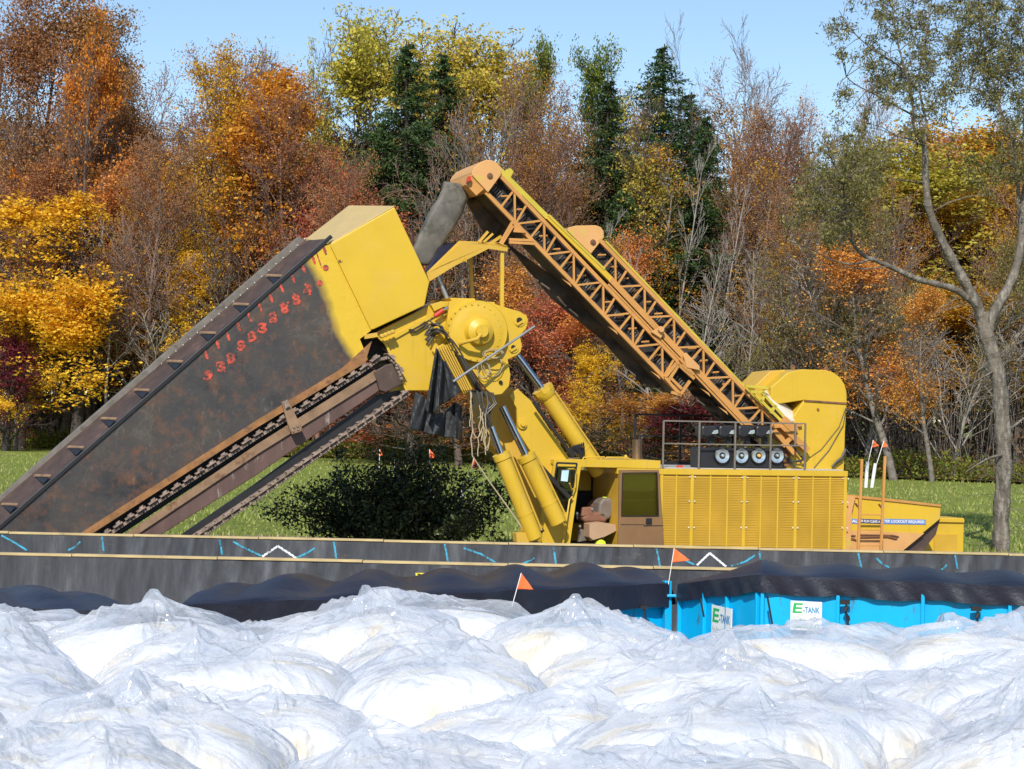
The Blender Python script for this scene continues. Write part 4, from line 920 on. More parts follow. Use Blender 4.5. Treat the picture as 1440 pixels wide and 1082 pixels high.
# lamp bank
mb = MB(); a = sz(982, 628, .2); b = sz(1102, 628, .2)
mb.slab([L(a[0], ROOF+.03, .2), L(b[0], ROOF+.03, .2), L(b[0], ROOF+.52, .2), L(a[0], ROOF+.52, .2)], ND*.5); bank = mb.build('lamp_bank', m_lamp, mach, bevel=.03)
for x in (1014.8, 1041.5, 1065.8, 1091.5):
    c_ = M(x, 641, .19)
    o = MB().lathe(c_, -ND, [(0, .21), (.05, .21), (.06, .19), (.045, .185)], 32).build('lamp', m_lamp, bank)
    MB().lathe(c_, -ND, [(.03, .19), (.06, .178), (.052, .15), (.046, .10), (.043, .05), (.043, .0)], 32).build('lens', m_lens, o)
    MB().lathe(c_, -ND, [(.04, .045), (.10, .04), (.11, .02)], 12).build('bulb', m_lens if x != 1065.8 else m_amber, o)
for x in (998.5, 1023, 1050, 1075):
    mb = MB(); p = M(x-1, 600, .8)
    # forward tilted lamp pods
    mb.prism([(x-11.5, 600.5), (x-9, 598.5), (x+8, 598), (x+11, 600), (x+11.3, 610), (x+2, 614), (x-3, 616.5), (x-11.5, 614)], .05, .5); o = mb.build('work_lamp', m_lamp, mach, bevel=.05)
    MB().prism([(x+2.5, 610.5), (x+6, 605.5), (x+11.5, 604.5), (x+11.8, 609.5), (x+8, 611)], .03, .06).build('lens', m_lens, o, bevel=.01)
    mb = MB(); mb.bar(M(x, 614, .3), M(x, 626, .3), .14, .1); mb.lathe(M(x, 622, .2), -ND, [(0, .03), (.03, .03)], 8); mb.build('lamp_bracket', m_black, o)
mb = MB(); mb.box(L(Sx(957, 655, .3), ROOF+.05, .35), .14, .1, .05, PSI); mb.build('red_light', m_red, mach, bevel=.01)
# rusty side things
mb = MB(); mb.prism([(1100, 628), (1106, 628), (1111, 640), (1111, 656), (1102, 656)], .5, .9); mb.build('rusty_bracket', m_rust, mach)
mb = MB(); mb.tube([M(1110, 622, .4), M(1124, 639, .4), M(1129, 645, .3)], .03, 6); mb.tube([M(1108, 643, .4), M(1113, 649, .4), M(1126, 648.5, .3), M(1132, 645, .2), M(1132, 656, .15)], .035, 6); mb.tube([M(1103, 642, .5), M(1118, 657, .4)], .03, 6); mb.build('cable', m_hose, mach)
# rounded tower cover
kc = .55
face = [(1131, 562), (1128, 575), (1128, 609), (1106, 634.6), (1106, 661), (1187, 661), (1190, 608), (1191, 560), (1189.5, 546), (1184.5, 534.5), (1176, 526), (1163, 521.5), (1150, 521.5), (1140, 530), (1133, 548)]
mb = MB(); A = [M(x, y, kc) for x, y in [(1131, 563), (1106, 600), (1106, 664), (1187, 664), (1188.5, 608), (1191, 566), (1190.5, 551), (1187.5, 540), (1181, 530.5), (1172, 524), (1162, 520.8), (1150, 520.5), (1120, 520)]]
mb.prism([(1131, 563), (1106, 600), (1106, 664), (1187, 664), (1188.5, 608), (1191, 566), (1190.5, 551), (1187.5, 540), (1181, 530.5), (1172, 524), (1162, 520.8), (1130, 519.6), (1108, 524), (1084, 545), (1084, 570)], kc, kc+1.6)
tower = mb.build('conveyor_cover', m_yel, mach, bevel=.02, label='rounded yellow cover standing at the right end of the roof')
mb = MB(); mb.prism([(1105, 520), (1083, 522.5), (1062, 543), (1062, 580), (1105, 560)], kc+.5, kc+1.55); mb.build('sloping_front', m_yel2, tower, bevel=.02)
mb = MB(); mb.bar(M(1131, 563.5, kc-.02), M(1191, 567.5, kc-.02), .04, .03); mb.build('seam', m_rust, tower)
mb = MB(); mb.lathe(M(1150, 576, kc-.01), -ND, [(0, .03), (.03, .03)], 8)
for x, y in ((1162, 519), (1115, 516.5)):
    kx = kc+.1 if x > 1150 else kc+1.0
    mb.lathe(M(x, y+3, kx), (0, 0, 1), [(0, .06), (.05, .06), (.06, .03)], 10)
    mb.tube([M(x, y+1, kx)+(E1*math.cos(t)+Vector((0, 0, 1))*math.sin(t))*.05 for t in np.linspace(0, 6.28, 12)], .022, 6)
mb.build('lifting_eye', m_rust, tower)
mb = MB(); mb.tube([M(1189, 574, kc-.05), M(1180, 600, kc-.04), M(1155, 632, kc-.03), M(1138, 644, kc-.02)], .008, 5); mb.tube([M(1190, 574, kc-.05), M(1186, 598, kc-.04), M(1166, 633, kc-.03), M(1145, 658, kc-.02)], .012, 5); mb.build('wire', m_hose, tower)
mb = MB()
for d in (0, 2.5): mb.tube([M(1189, 632+d, kc-.08), M(1184, 643+d, kc-.1), M(1176, 650+d*.5, kc-.1), M(1170, 657, kc-.1)], .03, 6)
mb.build('thick_cable', m_black, tower)
# white hatch beside the conveyor tail
mb = MB(); mb.slab([M(1071, 551, .5), M(1080, 547, .9), M(1122.5, 583, .9), M(1122, 589, .6), M(1108, 590, .45)], (0, 0, -.08)); ht = mb.build('white_hatch', m_cream, mach, bevel=.02)
mb = MB()
for a, b in (((1062, 556), (1100, 594)), ((1071, 552), (1105, 590)), ((1068, 566), (1076, 556)), ((1083, 581), (1091, 570)), ((1048, 543), (1080, 546)), ((1055, 551), (1075, 552))): mb.bar(M(*a, .42), M(*b, .42), .07)
mb.build('hatch_frame', m_lime, ht)
# hopper on the right
kh = .25
mb = MB(); mb.prism([(1190, 697), (1323, 711), (1322, 730), (1272, 771), (1240, 798), (1187, 798)], kh, kh+.05); hop = mb.build('hopper', m_yel, mach, bevel=.01)
mb = MB(); mb.prism([(1187, 746), (1300, 750), (1262, 781), (1240, 799), (1187, 799)], kh-.006, kh); mb.build('faded_panel', m_peach, hop)
mb = MB(); mb.prism([(1190, 697), (1323, 711), (1322, 730), (1272, 771), (1187, 775)], kh+1.6, kh+1.65); mb.prism([(1190, 695.5), (1260, 702.5), (1324, 710), (1323, 713), (1260, 706), (1190, 699)], kh-.04, kh+.1); mb.build('rim', m_org, hop)
mb = MB(); mb.prism([(1323, 712), (1322, 728), (1318, 731), (1318, 712)], kh+.05, kh+1.6); mb.prism([(1272, 771), (1322, 730), (1316, 752), (1290, 785)], kh+.15, kh+1.5); mb.build('chute', m_chan, hop)
mb = MB(); mb.prism([(1190, 697), (1203, 698.5), (1198, 720), (1196, 775), (1188, 775)], kh-.12, kh); mb.build('side_post', m_peach, hop)
mb = MB(); mb.tube([M(1188, 753, kh-.04), M(1203, 753.5, kh-.04)], .016, 6); mb.tube([M(1188, 757, kh-.04), M(1200, 757.5, kh-.06), M(1204, 760, kh-.04)], .016, 6); mb.tube([M(1207, 752, kh-.04), M(1255, 753, kh-.05), M(1264, 755, kh-.03)], .016, 6); mb.tube([M(1207, 756, kh-.04), M(1248, 754.5, kh-.05), M(1259, 758, kh-.04), M(1262, 757, kh-.04)], .016, 6); mb.build('hose', m_rust, hop)
mb = MB()
for x, y in ((1206, 709), (1239, 710)): mb.bar(M(x-3, y-1, kh-.03), M(x, y+3, kh-.03), .03); mb.cut()
mb.each('bracket', m_rust, hop)
# ladder
mb = MB(); ka = kh-.35
for a, b in (((1212, 646), (1206, 790)), ((1244.5, 642), (1238, 790))): mb.bar(M(*a, ka), M(*b, ka), .065, .05)
for y in (745.5, 767.5, 724): mb.bar(M(1209, y, ka), M(1240, y+.3, ka), .035)
for y in (700, 760): mb.bar(M(1208, y, ka), M(1208, y, kh), .04); mb.bar(M(1241, y, ka), M(1241, y, kh), .04)
mb.build('ladder', m_org, mach, bevel=.005)
# lockout notices
def notice(x0, x1, y0, y1, mat, txt, name, tm):
    a = M(x0, (y0+y1)/2, kh-.012); b = M(x1, (y0+y1)/2+1.2, kh-.012); h = (M(x0, y0, kh)-M(x0, y1, kh)).length; d = (b-a).normalized(); w = (b-a).length; Z = Vector((0, 0, 1))
    mb = MB(); mb.slab([a-Z*h/2, b-Z*h/2, b+Z*h/2, a+Z*h/2], ND*.008); o = mb.build(name, mat, hop)
    mb = MB(); text_on(mb, txt, (a+b)/2-ND*.0005, d, Z, w*.93, h*.62, .02, .003); mb.build('lettering', tm, o); return o
notice(1197.5, 1208, 729.5, 736, m_bluesign, 'AU', 'notice', m_white)
notice(1208, 1238.5, 729.7, 735.6, m_navysign, 'OR RUN CLEAR A', 'notice', m_white)
notice(1241, 1302, 729.8, 737, m_bluesign, 'TER LOCKOUT REQUIRED', 'notice', m_white)
# yellow box behind the hopper
mb = MB(); mb.prism([(1310, 728), (1356, 729), (1354, 800), (1275, 800)], kh+1.7, kh+2.6); rb = mb.build('rear_box', m_yel, mach, bevel=.015)
mb = MB(); mb.prism([(1314, 751.5), (1346, 752), (1346, 790), (1314, 790)], kh+1.66, kh+1.7); mb.build('grille', m_louv, rb); mb = MB(); mb.prism([(1312, 730), (1356, 730.5), (1356, 735), (1312, 734)], kh+1.64, kh+1.7); mb.build('lid_edge', m_yel, rb)
# pole lashed on the head, ropes, rubber sheets hanging (things of their own)
MB().tube([M(637, 537, -1.02), M(752, 459, -.62)], .028, 10).build('steel_pole', m_galv, loc=M(695, 498, -.8), label='thin silver pole lashed slantwise across the yellow head plate', cat='pole')
rs = random.Random(5)
def coil(c, r, n, k, seed):
    rr = random.Random(seed); pts = []
    for i in range(n*16+1):
        t = i/16*2*math.pi; q = 1+.12*math.sin(t*.37+seed); pts.append(M(c[0]+r[0]*math.cos(t)*q, c[1]+r[1]*math.sin(t)*q, k-.02*math.sin(t*.5)))
    return pts
mb = MB(); mb.tube(coil((692, 511), (14, 17), 2, -.42, 1), .009, 5); mb.tube(coil((680, 520), (9, 12), 2, -.44, 2), .009, 5); mb.tube(coil((694, 498), (14, 6), 3, -.6, 4), .008, 5)
mb.build('wire_coil', m_rope, loc=M(690, 510, -.4), label='thin wire coil looped over the yellow head plate beside the pole', cat='wire')
mb = MB()
for x0, y0, x1, y1 in ((661.5, 550, 664, 641), (663, 552, 661, 600), (676, 575, 672, 642), (679, 580, 677, 620), (682, 583, 683, 640), (674, 570, 683, 610)):
    P = [M(x0+(x1-x0)*t+2*math.sin(t*3.1)*rs.uniform(-1, 1), y0+(y1-y0)*t, -.55) for t in np.linspace(0, 1, 9)]; mb.tube(P, .013, 5)
for x0, x1, y, dp_ in ((664, 678, 602, 14), (678, 690, 608, 22), (680, 690, 600, 34)):
    mb.tube([M(x0+(x1-x0)*t, y+dp_*4*t*(1-t), -.56) for t in np.linspace(0, 1, 9)], .012, 5)
mb.build('hanging_rope', m_rope, loc=M(670, 600, -.55), label='loops of pale rope hanging down from the yellow head', cat='rope')
MB().tube([M(664, 641, -.6), M(690, 680, -.65), M(716, 716, -.7), M(746, 760, -.75)], .016, 5).build('guy_rope', m_rope, loc=M(746, 760, -.75), label='taut rope slanting down across the shrub to the cylinder foot', cat='rope')
def drape(cols, k, seed, name, label):
    n = len(cols)
    def fn(u, v):
        s = u*(n-1); i = min(int(s), n-2); t = s-i; t = t*t*(3-2*t)
        a = [cols[i][j]*(1-t)+cols[i+1][j]*t for j in range(4)]
        return M(a[0]*(1-v)+a[2]*v, a[1]*(1-v)+a[3]*v, k+.16*math.sin(u*17+seed+v*2)*(.3+v)+.05*math.sin(u*41+v*5))
    o = MB().grid(50, 30, fn).build(name, m_rubber, solid=.015, loc=fn(.5, 0)); return tag(o, label, 'rubber sheet')
drape([(613, 490, 598, 577), (614, 490, 602, 580), (616, 492, 609, 583), (618, 496, 617, 572), (622, 505, 633, 562), (627, 510, 648, 551)], -.75, 0, 'rubber_sheet', 'upper black rubber sheet hanging in pointed folds from the yellow head')
drape([(584, 551, 576, 603), (598, 560, 592, 607), (612, 582, 608, 611), (625, 580, 625, 615), (640, 566, 641, 616), (649, 571, 650, 622)], -.35, 2, 'rubber_sheet', 'lower black rubber sheet bunched dark below the yellow head')
# ================================================================ trees
def leaf_mat(name, stops, trans=0.42, rough=0.55, hue=0.012):
    m, nt, bs = new_mat(name); out = nt.nodes['Material Output']
    g = nt.nodes.new('ShaderNodeNewGeometry'); oi = nt.nodes.new('ShaderNodeObjectInfo')
    c = ramp(nt, g.outputs['Random Per Island'], stops)
    hs = nt.nodes.new('ShaderNodeHueSaturation')
    mr = nt.nodes.new('ShaderNodeMapRange'); mr.inputs['To Min'].default_value = 0.5-hue; mr.inputs['To Max'].default_value = 0.5+hue
    nt.links.new(oi.outputs['Random'], mr.inputs['Value']); nt.links.new(mr.outputs[0], hs.inputs['Hue'])
    mr2 = nt.nodes.new('ShaderNodeMapRange'); mr2.inputs['To Min'].default_value = 0.98; mr2.inputs['To Max'].default_value = 1.25
    ms = math_(nt, 'FRACT', math_(nt, 'MULTIPLY', oi.outputs['Random'], 7.31)); nt.links.new(ms, mr2.inputs['Value']); nt.links.new(mr2.outputs[0], hs.inputs['Value'])
    nt.links.new(c, hs.inputs['Color'])
    nt.links.new(hs.outputs[0], bs.inputs['Base Color']); bs.inputs['Roughness'].default_value = rough; bs.inputs['Specular IOR Level'].default_value = 0.25
    tl = nt.nodes.new('ShaderNodeBsdfTranslucent'); nt.links.new(hs.outputs[0], tl.inputs[0])
    mx = nt.nodes.new('ShaderNodeMixShader'); mx.inputs[0].default_value = trans
    nt.links.new(bs.outputs[0], mx.inputs[1]); nt.links.new(tl.outputs[0], mx.inputs[2]); nt.links.new(mx.outputs[0], out.inputs[0])
    return m
def S_(*cs): n = len(cs); return [((i+0.5)/n, c) for i, c in enumerate(cs)]
LM = {
 'gold': leaf_mat('gold_leaves', S_((.54, .27, .015), (.78, .45, .02), (.88, .60, .035), (.66, .36, .025), (.92, .68, .07))),
 'orange': leaf_mat('orange_leaves', S_((.42, .14, .02), (.64, .26, .03), (.76, .37, .04), (.54, .21, .03), (.78, .42, .05))),
 'amber': leaf_mat('amber_leaves', S_((.30, .13, .02), (.50, .24, .028), (.62, .34, .032), (.38, .17, .025), (.66, .41, .05))),
 'rust': leaf_mat('rust_leaves', S_((.24, .11, .05), (.36, .17, .07), (.47, .24, .09), (.28, .13, .06), (.42, .22, .08))),
 'red': leaf_mat('red_leaves', S_((.34, .09, .05), (.52, .15, .08), (.62, .22, .10), (.42, .11, .06), (.60, .28, .10))),
 'orangered': leaf_mat('orange_red_leaves', S_((.44, .13, .03), (.66, .24, .05), (.76, .32, .08), (.58, .22, .05), (.74, .40, .09))),
 'maroon': leaf_mat('maroon_leaves', S_((.10, .012, .02), (.20, .025, .04), (.26, .04, .05), (.14, .02, .03))),
 'yellow': leaf_mat('yellow_green_leaves', S_((.34, .29, .04), (.50, .42, .06), (.64, .54, .10), (.42, .38, .07), (.68, .50, .09))),
 'green': leaf_mat('green_leaves', S_((.05, .09, .015), (.11, .17, .025), (.19, .24, .04), (.28, .25, .05)), hue=.015),
 'olive': leaf_mat('olive_leaves', S_((.13, .12, .035), (.21, .185, .055), (.30, .25, .08), (.17, .15, .045), (.38, .32, .13)), hue=.01),
 'conifer': leaf_mat('conifer_needles', S_((.018, .042, .014), (.032, .068, .018), (.052, .095, .026), (.075, .12, .036)), .15, hue=.01),
 'dark': leaf_mat('dark_shrub_leaves', S_((.014, .026, .012), (.028, .05, .02), (.07, .10, .035), (.035, .06, .022), (.13, .15, .06)), .1, .35, hue=.01),
 'weed': leaf_mat('weed_leaves', S_((.10, .15, .02), (.18, .23, .03), (.26, .29, .04), (.20, .15, .03), (.13, .10, .03)), hue=.02),
}
BK = {
 'grey': pm('grey_bark', (.19, .165, .145), .9, var=.3, scale=2, dirt=(.10, .085, .07), dth=.5, bmp=.5, bsc=6),
 'brown': pm('brown_bark', (.105, .078, .062), .9, var=.3, scale=2, bmp=.4, bsc=6),
 'dark': pm('dark_bark', (.05, .04, .035), .9, var=.3, scale=2, bmp=.4, bsc=6),
 'pale': pm('pale_bark', (.30, .27, .24), .9, var=.25, scale=2, bmp=.4, bsc=6),
 'russet': pm('russet_twigs', (.22, .14, .11), .9, var=.3, scale=2, bmp=0),
}
class Tree:
    def __init__(s, seed): s.r = np.random.default_rng(seed); s.segs = []; s.tips = []; s.cr = []
    def limb(s, p, d, ln, r0, lev, maxlev, P):
        n = P['n'][lev]; pts = [p]; d = d/np.linalg.norm(d)
        r1 = r0*P['taper'][lev]
        q = p.copy(); rad = [r0]
        for i in range(n):
            d = d + s.r.normal(0, P['wob'][lev], 3) + np.array([0, 0, P['up'][lev]])*(1/n)
            d /= np.linalg.norm(d); q2 = q+d*ln/n
            ra = r0+(r1-r0)*(i/n); rb = r0+(r1-r0)*((i+1)/n)
            s.segs.append((q, q2, ra, rb, lev)); q = q2; pts.append(q); rad.append(rb)
        if lev >= P['leaflev']:
            for i in range(1, n+1): s.tips.append((pts[i], lev))
        if lev >= maxlev: return
        k = P['kids'][lev]; st = P['start'][lev]
        for j in range(k):
            t = st+(1-st)*(j+s.r.uniform(.1, .9))/k; t = min(t, .995); i = min(int(t*n), n-1); f = t*n-i
            b = pts[i]*(1-f)+pts[i+1]*f; rr = (rad[i]*(1-f)+rad[i+1]*f)
            ax = pts[i+1]-pts[i]; ax = ax/np.linalg.norm(ax)
            az = s.r.uniform(0, 2*math.pi) if lev else 2.4*j+s.r.uniform(-.6, .6)
            ref = np.array([1., 0, 0]) if abs(ax[0]) < .9 else np.array([0, 1., 0])
            u = np.cross(ax, ref); u /= np.linalg.norm(u); v = np.cross(ax, u)
            an = math.radians(P['ang'][lev](t) if callable(P['ang'][lev]) else P['ang'][lev]+s.r.uniform(-10, 10))
            dd = ax*math.cos(an)+(u*math.cos(az)+v*math.sin(az))*math.sin(an)
            L_ = ln*(P['len'][lev](t) if callable(P['len'][lev]) else P['len'][lev]*(1.15-.6*t))*s.r.uniform(.75, 1.2)
            s.limb(b, dd, L_, min(rr*.75, rr*P['rr'][lev]), lev+1, maxlev, P)
    def wood(s, minr=.0, thin=1.0, scale=1.0):
        A = np.array([a for a, *_ in s.segs])*scale; B = np.array([b for _, b, *_ in s.segs])*scale
        ra = np.maximum(np.array([x[2] for x in s.segs])*thin, minr); rb = np.maximum(np.array([x[3] for x in s.segs])*thin, minr); lev = np.array([x[4] for x in s.segs])
        V = []; F = []; off = 0
        for big, n in ((True, 8), (False, 3)):
            m = (lev <= 1) if big else (lev > 1)
            if not m.any(): continue
            a, b, r0, r1 = A[m], B[m], ra[m], rb[m]; t = b-a; t /= np.linalg.norm(t, axis=1, keepdims=True)+1e-9
            ref = np.where(np.abs(t[:, :1]) < .9, np.array([[1., 0, 0]]), np.array([[0, 1., 0]])); u = np.cross(t, ref); u /= np.linalg.norm(u, axis=1, keepdims=True); v = np.cross(t, u)
            th = np.arange(n)*2*math.pi/n; cs = np.cos(th)[None, :, None]; sn = np.sin(th)[None, :, None]
            ring = u[:, None, :]*cs+v[:, None, :]*sn
            v0 = a[:, None, :]+ring*r0[:, None, None]; v1 = (b+t*0.0)[:, None, :]+ring*r1[:, None, None]
            vv = np.concatenate([v0, v1], 1).reshape(-1, 3); k = len(a); base = off+np.arange(k)[:, None]*2*n; j = np.arange(n)
            f = np.stack([base+j, base+(j+1) % n, base+n+(j+1) % n, base+n+j], -1).reshape(-1, 4)
            V.append(vv); F.append(f); off += len(vv)
        return np.concatenate(V), np.concatenate(F)
def quads(c, size, r, aspect=.55, flat=0.0, droop=0.0):
    n = len(c); d = r.normal(0, 1, (n, 3)); 
    if droop: d[:, 2] -= droop
    d /= np.linalg.norm(d, axis=1, keepdims=True)
    nn = r.normal(0, 1, (n, 3)); nn[:, 2] += flat; nn -= d*(nn*d).sum(1, keepdims=True); nn /= np.linalg.norm(nn, axis=1, keepdims=True); w = np.cross(d, nn)
    s = size*r.uniform(.6, 1.35, (n, 1)); a = d*s*.5; b = w*s*.5*aspect
    vv = np.stack([c-a, c+b+nn*s*.12, c+a, c-b+nn*s*.12], 1).reshape(-1, 3)
    return vv, np.arange(4*n).reshape(-1, 4)
def np_mesh(name, V, F, mat):
    me = bpy.data.meshes.new(name); k = F.shape[1]
    me.vertices.add(len(V)); me.vertices.foreach_set('co', V.astype(np.float32).ravel())
    me.loops.add(F.size); me.loops.foreach_set('vertex_index', F.astype(np.int32).ravel())
    me.polygons.add(len(F)); me.polygons.foreach_set('loop_start', np.arange(0, F.size, k, dtype=np.int32)); me.polygons.foreach_set('loop_total', np.full(len(F), k, np.int32))
    me.update(calc_edges=True); me.materials.append(mat); return me
def clump_leaves(t, n, size, spread, seed, aspect=.6, clump=7, flat=.6, droop=0, patch=.5):
    r = np.random.default_rng(seed); tips = np.array([p for p, l in t.tips]); 
    nc = max(1, n//clump)
    w = 0.35+np.clip(np.sin(tips[:, 0]*.9+seed)+np.sin(tips[:, 1]*.8+seed*2)+np.sin(tips[:, 2]*.85+seed*3), -.3/patch if patch else -9, 9)*patch
    w = np.clip(w, .04, None); w /= w.sum()
    c = tips[r.choice(len(tips), nc, p=w)]+r.normal(0, spread, (nc, 3))
    cc = np.repeat(c, clump, 0)+r.normal(0, 1, (nc*clump, 3))*np.array([spread*.55, spread*.55, spread*.28])
    return quads(cc, size, r, aspect, flat, droop)
PROTO = {}
def make_proto(key, seed, P, H, bark, leaf, nleaf, lsize, spread, maxlev=3, minr=.012, thin=1.0, **kw):
    t = Tree(seed); t.limb(np.array([0., 0, -.2]), np.array([t.r.normal(0, .03), t.r.normal(0, .03), 1.]), H, P['r0'], 0, maxlev, P)
    V, F = t.wood(minr, thin); zmax = max(float(V[:, 2].max()), 1); xr = float(np.percentile(np.abs(V[:, 0]), 97))
    tm = np_mesh('trunk', V, F, BK[bark]); cm = None
    if nleaf:
        lv, lf = clump_leaves(t, int(nleaf*2.1), lsize*.66, spread*.72, seed, **kw); cm = np_mesh('crown', lv, lf, LM[leaf]); zmax = max(zmax, float(np.percentile(lv[:, 2], 99.5))); xr = float(np.percentile(np.abs(lv[:, 0]), 91))
    PROTO[key] = (tm, cm, zmax, xr); return t
def PP(r0, kids, lens, angs, start=(.2, .25, .2), n=(9, 6, 4, 3), taper=(.18, .25, .3, .4), wob=(.05, .10, .14, .18), up=(.05, .35, .25, .1), rr=(.42, .5, .5), leaflev=2):
    return dict(r0=r0, kids=kids, len=lens, ang=angs, start=start, n=n, taper=taper, wob=wob, up=up, rr=rr, leaflev=leaflev)
oval = lambda t: .42*math.sin(math.pi*min(1, (t*.85+.15)))**.7*1.0
broad = PP(.22, (26, 9, 6), (lambda t: .50*(1-.72*t)+.02, .42, .45), (lambda t: 75-45*t, 42, 40), start=(.12, .2, .1))
tallp = PP(.20, (24, 8, 6), (lambda t: .34*(1-.6*t)+.03, .42, .45), (lambda t: 60-35*t, 38, 36), start=(.25, .2, .1))
twiggy = PP(.17, (20, 10, 7), (lambda t: .42*(1-.65*t)+.04, .48, .5), (lambda t: 48-22*t, 32, 30), start=(.22, .15, .1), up=(.05, .5, .4, .2))
cone = PP(.20, (34, 9, 6), (lambda t: .40*(1-.93*t)+.015, .40, .42), (lambda t: 70-35*t, 40, 40), start=(.10, .2, .1))
spread_ = PP(.17, (13, 8, 7), (lambda t: .46*(1-.45*t), .52, .5), (lambda t: 46-12*t, 36, 34), start=(.38, .2, .15), up=(.03, .3, .2, .1), wob=(.08, .13, .16, .2))
multi = PP(.10, (16, 7, 5), (lambda t: .62*(1-.5*t), .45, .45), (lambda t: 26-10*t, 26, 26), start=(.02, .2, .1), up=(.02, .3, .3, .2), wob=(.04, .06, .10, .14))
make_proto('goldA', 11, broad, 13, 'dark', 'gold', 13000, .23, .42, clump=9, patch=.85)
make_proto('rustC', 46, tallp, 16, 'russet', 'rust', 14000, .18, .55, clump=6, patch=.4)
make_proto('goldB', 12, broad, 13, 'grey', 'gold', 12000, .22, .38, clump=8, patch=.6)
make_proto('orangeA', 13, tallp, 15, 'brown', 'orange', 14000, .22, .40, clump=9, patch=.5)
make_proto('orangeC', 43, cone, 15, 'brown', 'orange', 12000, .20, .36, clump=8, patch=.5)
make_proto('bareC', 44, spread_, 15, 'grey', None, 0, 0, 0, maxlev=3, minr=.012)
make_proto('bareD', 45, spread_, 15, 'russet', 'rust', 1500, .14, .35, maxlev=3, minr=.012, clump=2)
make_proto('orangeD', 47, tallp, 13, 'grey', 'orangered', 5200, .20, .45, clump=6, patch=.95)
make_proto('orangeB', 14, broad, 14, 'brown', 'orangered', 7000, .20, .45, clump=7, patch=.95)
make_proto('amberA', 15, tallp, 16, 'dark', 'amber', 17000, .21, .48, clump=8, patch=.45)
make_proto('amberB', 16, broad, 16, 'brown', 'amber', 12000, .20, .42, clump=7, patch=.6)
make_proto('rustA', 17, twiggy, 16, 'russet', 'rust', 8000, .15, .55, clump=4, patch=.3)
make_proto('rustB', 18, twiggy, 16, 'russet', 'amber', 5500, .15, .5, clump=4, patch=.4)
make_proto('redA', 19, broad, 11, 'brown', 'red', 8500, .19, .38, clump=6, patch=.55)
make_proto('maroon', 20, broad, 6, 'dark', 'maroon', 5000, .16, .32, clump=6)
make_proto('yellowA', 21, tallp, 17, 'brown', 'yellow', 8500, .24, .42, clump=9, patch=.75)
make_proto('yellowB', 22, tallp, 16, 'brown', 'yellow', 3600, .22, .35, clump=6, patch=.8)
make_proto('greenA', 23, tallp, 16, 'brown', 'green', 7500, .24, .45, clump=9, patch=.7)
make_proto('oliveA', 24, broad, 13, 'brown', 'olive', 12000, .20, .45, clump=7, aspect=.35, droop=.6)
make_proto('bareA', 25, twiggy, 16, 'grey', None, 0, 0, 0, maxlev=3, minr=.014)
make_proto('bareB', 26, twiggy, 16, 'brown', 'rust', 700, .15, .4, maxlev=3, minr=.014, clump=2)
make_proto('multiA', 27, multi, 11, 'pale', 'amber', 260, .16, .3, maxlev=3, minr=.014, clump=2)
make_proto('multiB', 28, multi, 12, 'grey', 'rust', 420, .15, .3, maxlev=3, minr=.014, clump=2)
poleP = PP(.15, (14, 5, 4), (lambda t: .22*(1-.5*t), .5, .5), (lambda t: 50-20*t, 36, 36), start=(.42, .3, .2))
make_proto('poleA', 29, poleP, 16, 'grey', 'amber', 1800, .18, .45, maxlev=3, clump=4)
make_proto('poleB', 30, poleP, 16, 'pale', None, 0, 0, 0, maxlev=3)
# conifers: whorled drooping branches with flat needle sprays
def conifer(key, seed, H, rad, nleaf, dens=1.0):
    t = Tree(seed); r = t.r
    q = np.array([0., 0, 0]); n = 14
    for i in range(n): q2 = q+np.array([r.normal(0, .02), r.normal(0, .02), H/n]); t.segs.append((q, q2, .22*(1-i/n)+.02, .22*(1-(i+1)/n)+.02, 0)); q = q2
    nb = int(150*dens); P = []; PL = []
    for i in range(nb):
        z = H*(.04+.955*(i/nb)**.85); L_ = rad*min(1, (1-z/H)/.42)**.85*(.8+.25*math.sin(z*1.7))*r.uniform(.7, 1.2)+.10; az = r.uniform(0, 6.283); d = np.array([math.cos(az), math.sin(az), 0]); a = np.array([0, 0, z]); m = 5; prev = a
        for k in range(1, m+1):
            f = k/m; p = a+d*L_*f+np.array([0, 0, -.16*L_*f+.12*L_*f*f+.0]); t.segs.append((prev, p, .03*(1-f)+.01, .03*(1-f)+.008, 2)); prev = p
            side = np.array([-d[1], d[0], 0])
            for _ in range(4): P.append(p+side*r.normal(0, .18*L_*(1.1-f)+.02)+d*r.normal(0, .02+.06*L_)); PL.append(L_*f+.06)
    t.tips = [(p, 2) for p in P]; V, F = t.wood(.01); P = np.array(P); nn = nleaf
    PL = np.array(PL); ix = r.choice(len(P), nn, p=PL/PL.sum()); c = P[ix]+r.normal(0, 1, (nn, 3))*np.array([.10, .10, .08])*np.clip(.25+PL[ix, None], 0, 1.3); c[:, 2] -= .05
    lv, lf = quads(c, .15, r, .34, .3, .5)
    PROTO[key] = (np_mesh('trunk', V, F, BK['dark']), np_mesh('crown', lv, lf, LM['conifer']), H, rad*.72)
conifer('coniferA', 31, 16, 2.2, 36000, 2.4)
conifer('coniferB', 32, 17, 2.0, 32000, 2.4)
TREE_NAME = {'gold': 'maple_tree', 'orange': 'maple_tree', 'amber': 'broadleaf_tree', 'rust': 'broadleaf_tree', 'red': 'maple_tree', 'maroon': 'shrub', 'yellow': 'poplar_tree', 'green': 'broadleaf_tree', 'olive': 'willow_tree', 'bare': 'bare_tree', 'multi': 'bare_tree', 'pole': 'slender_tree', 'conifer': 'conifer_tree'}
tr_ = random.Random(77); NT = [0]
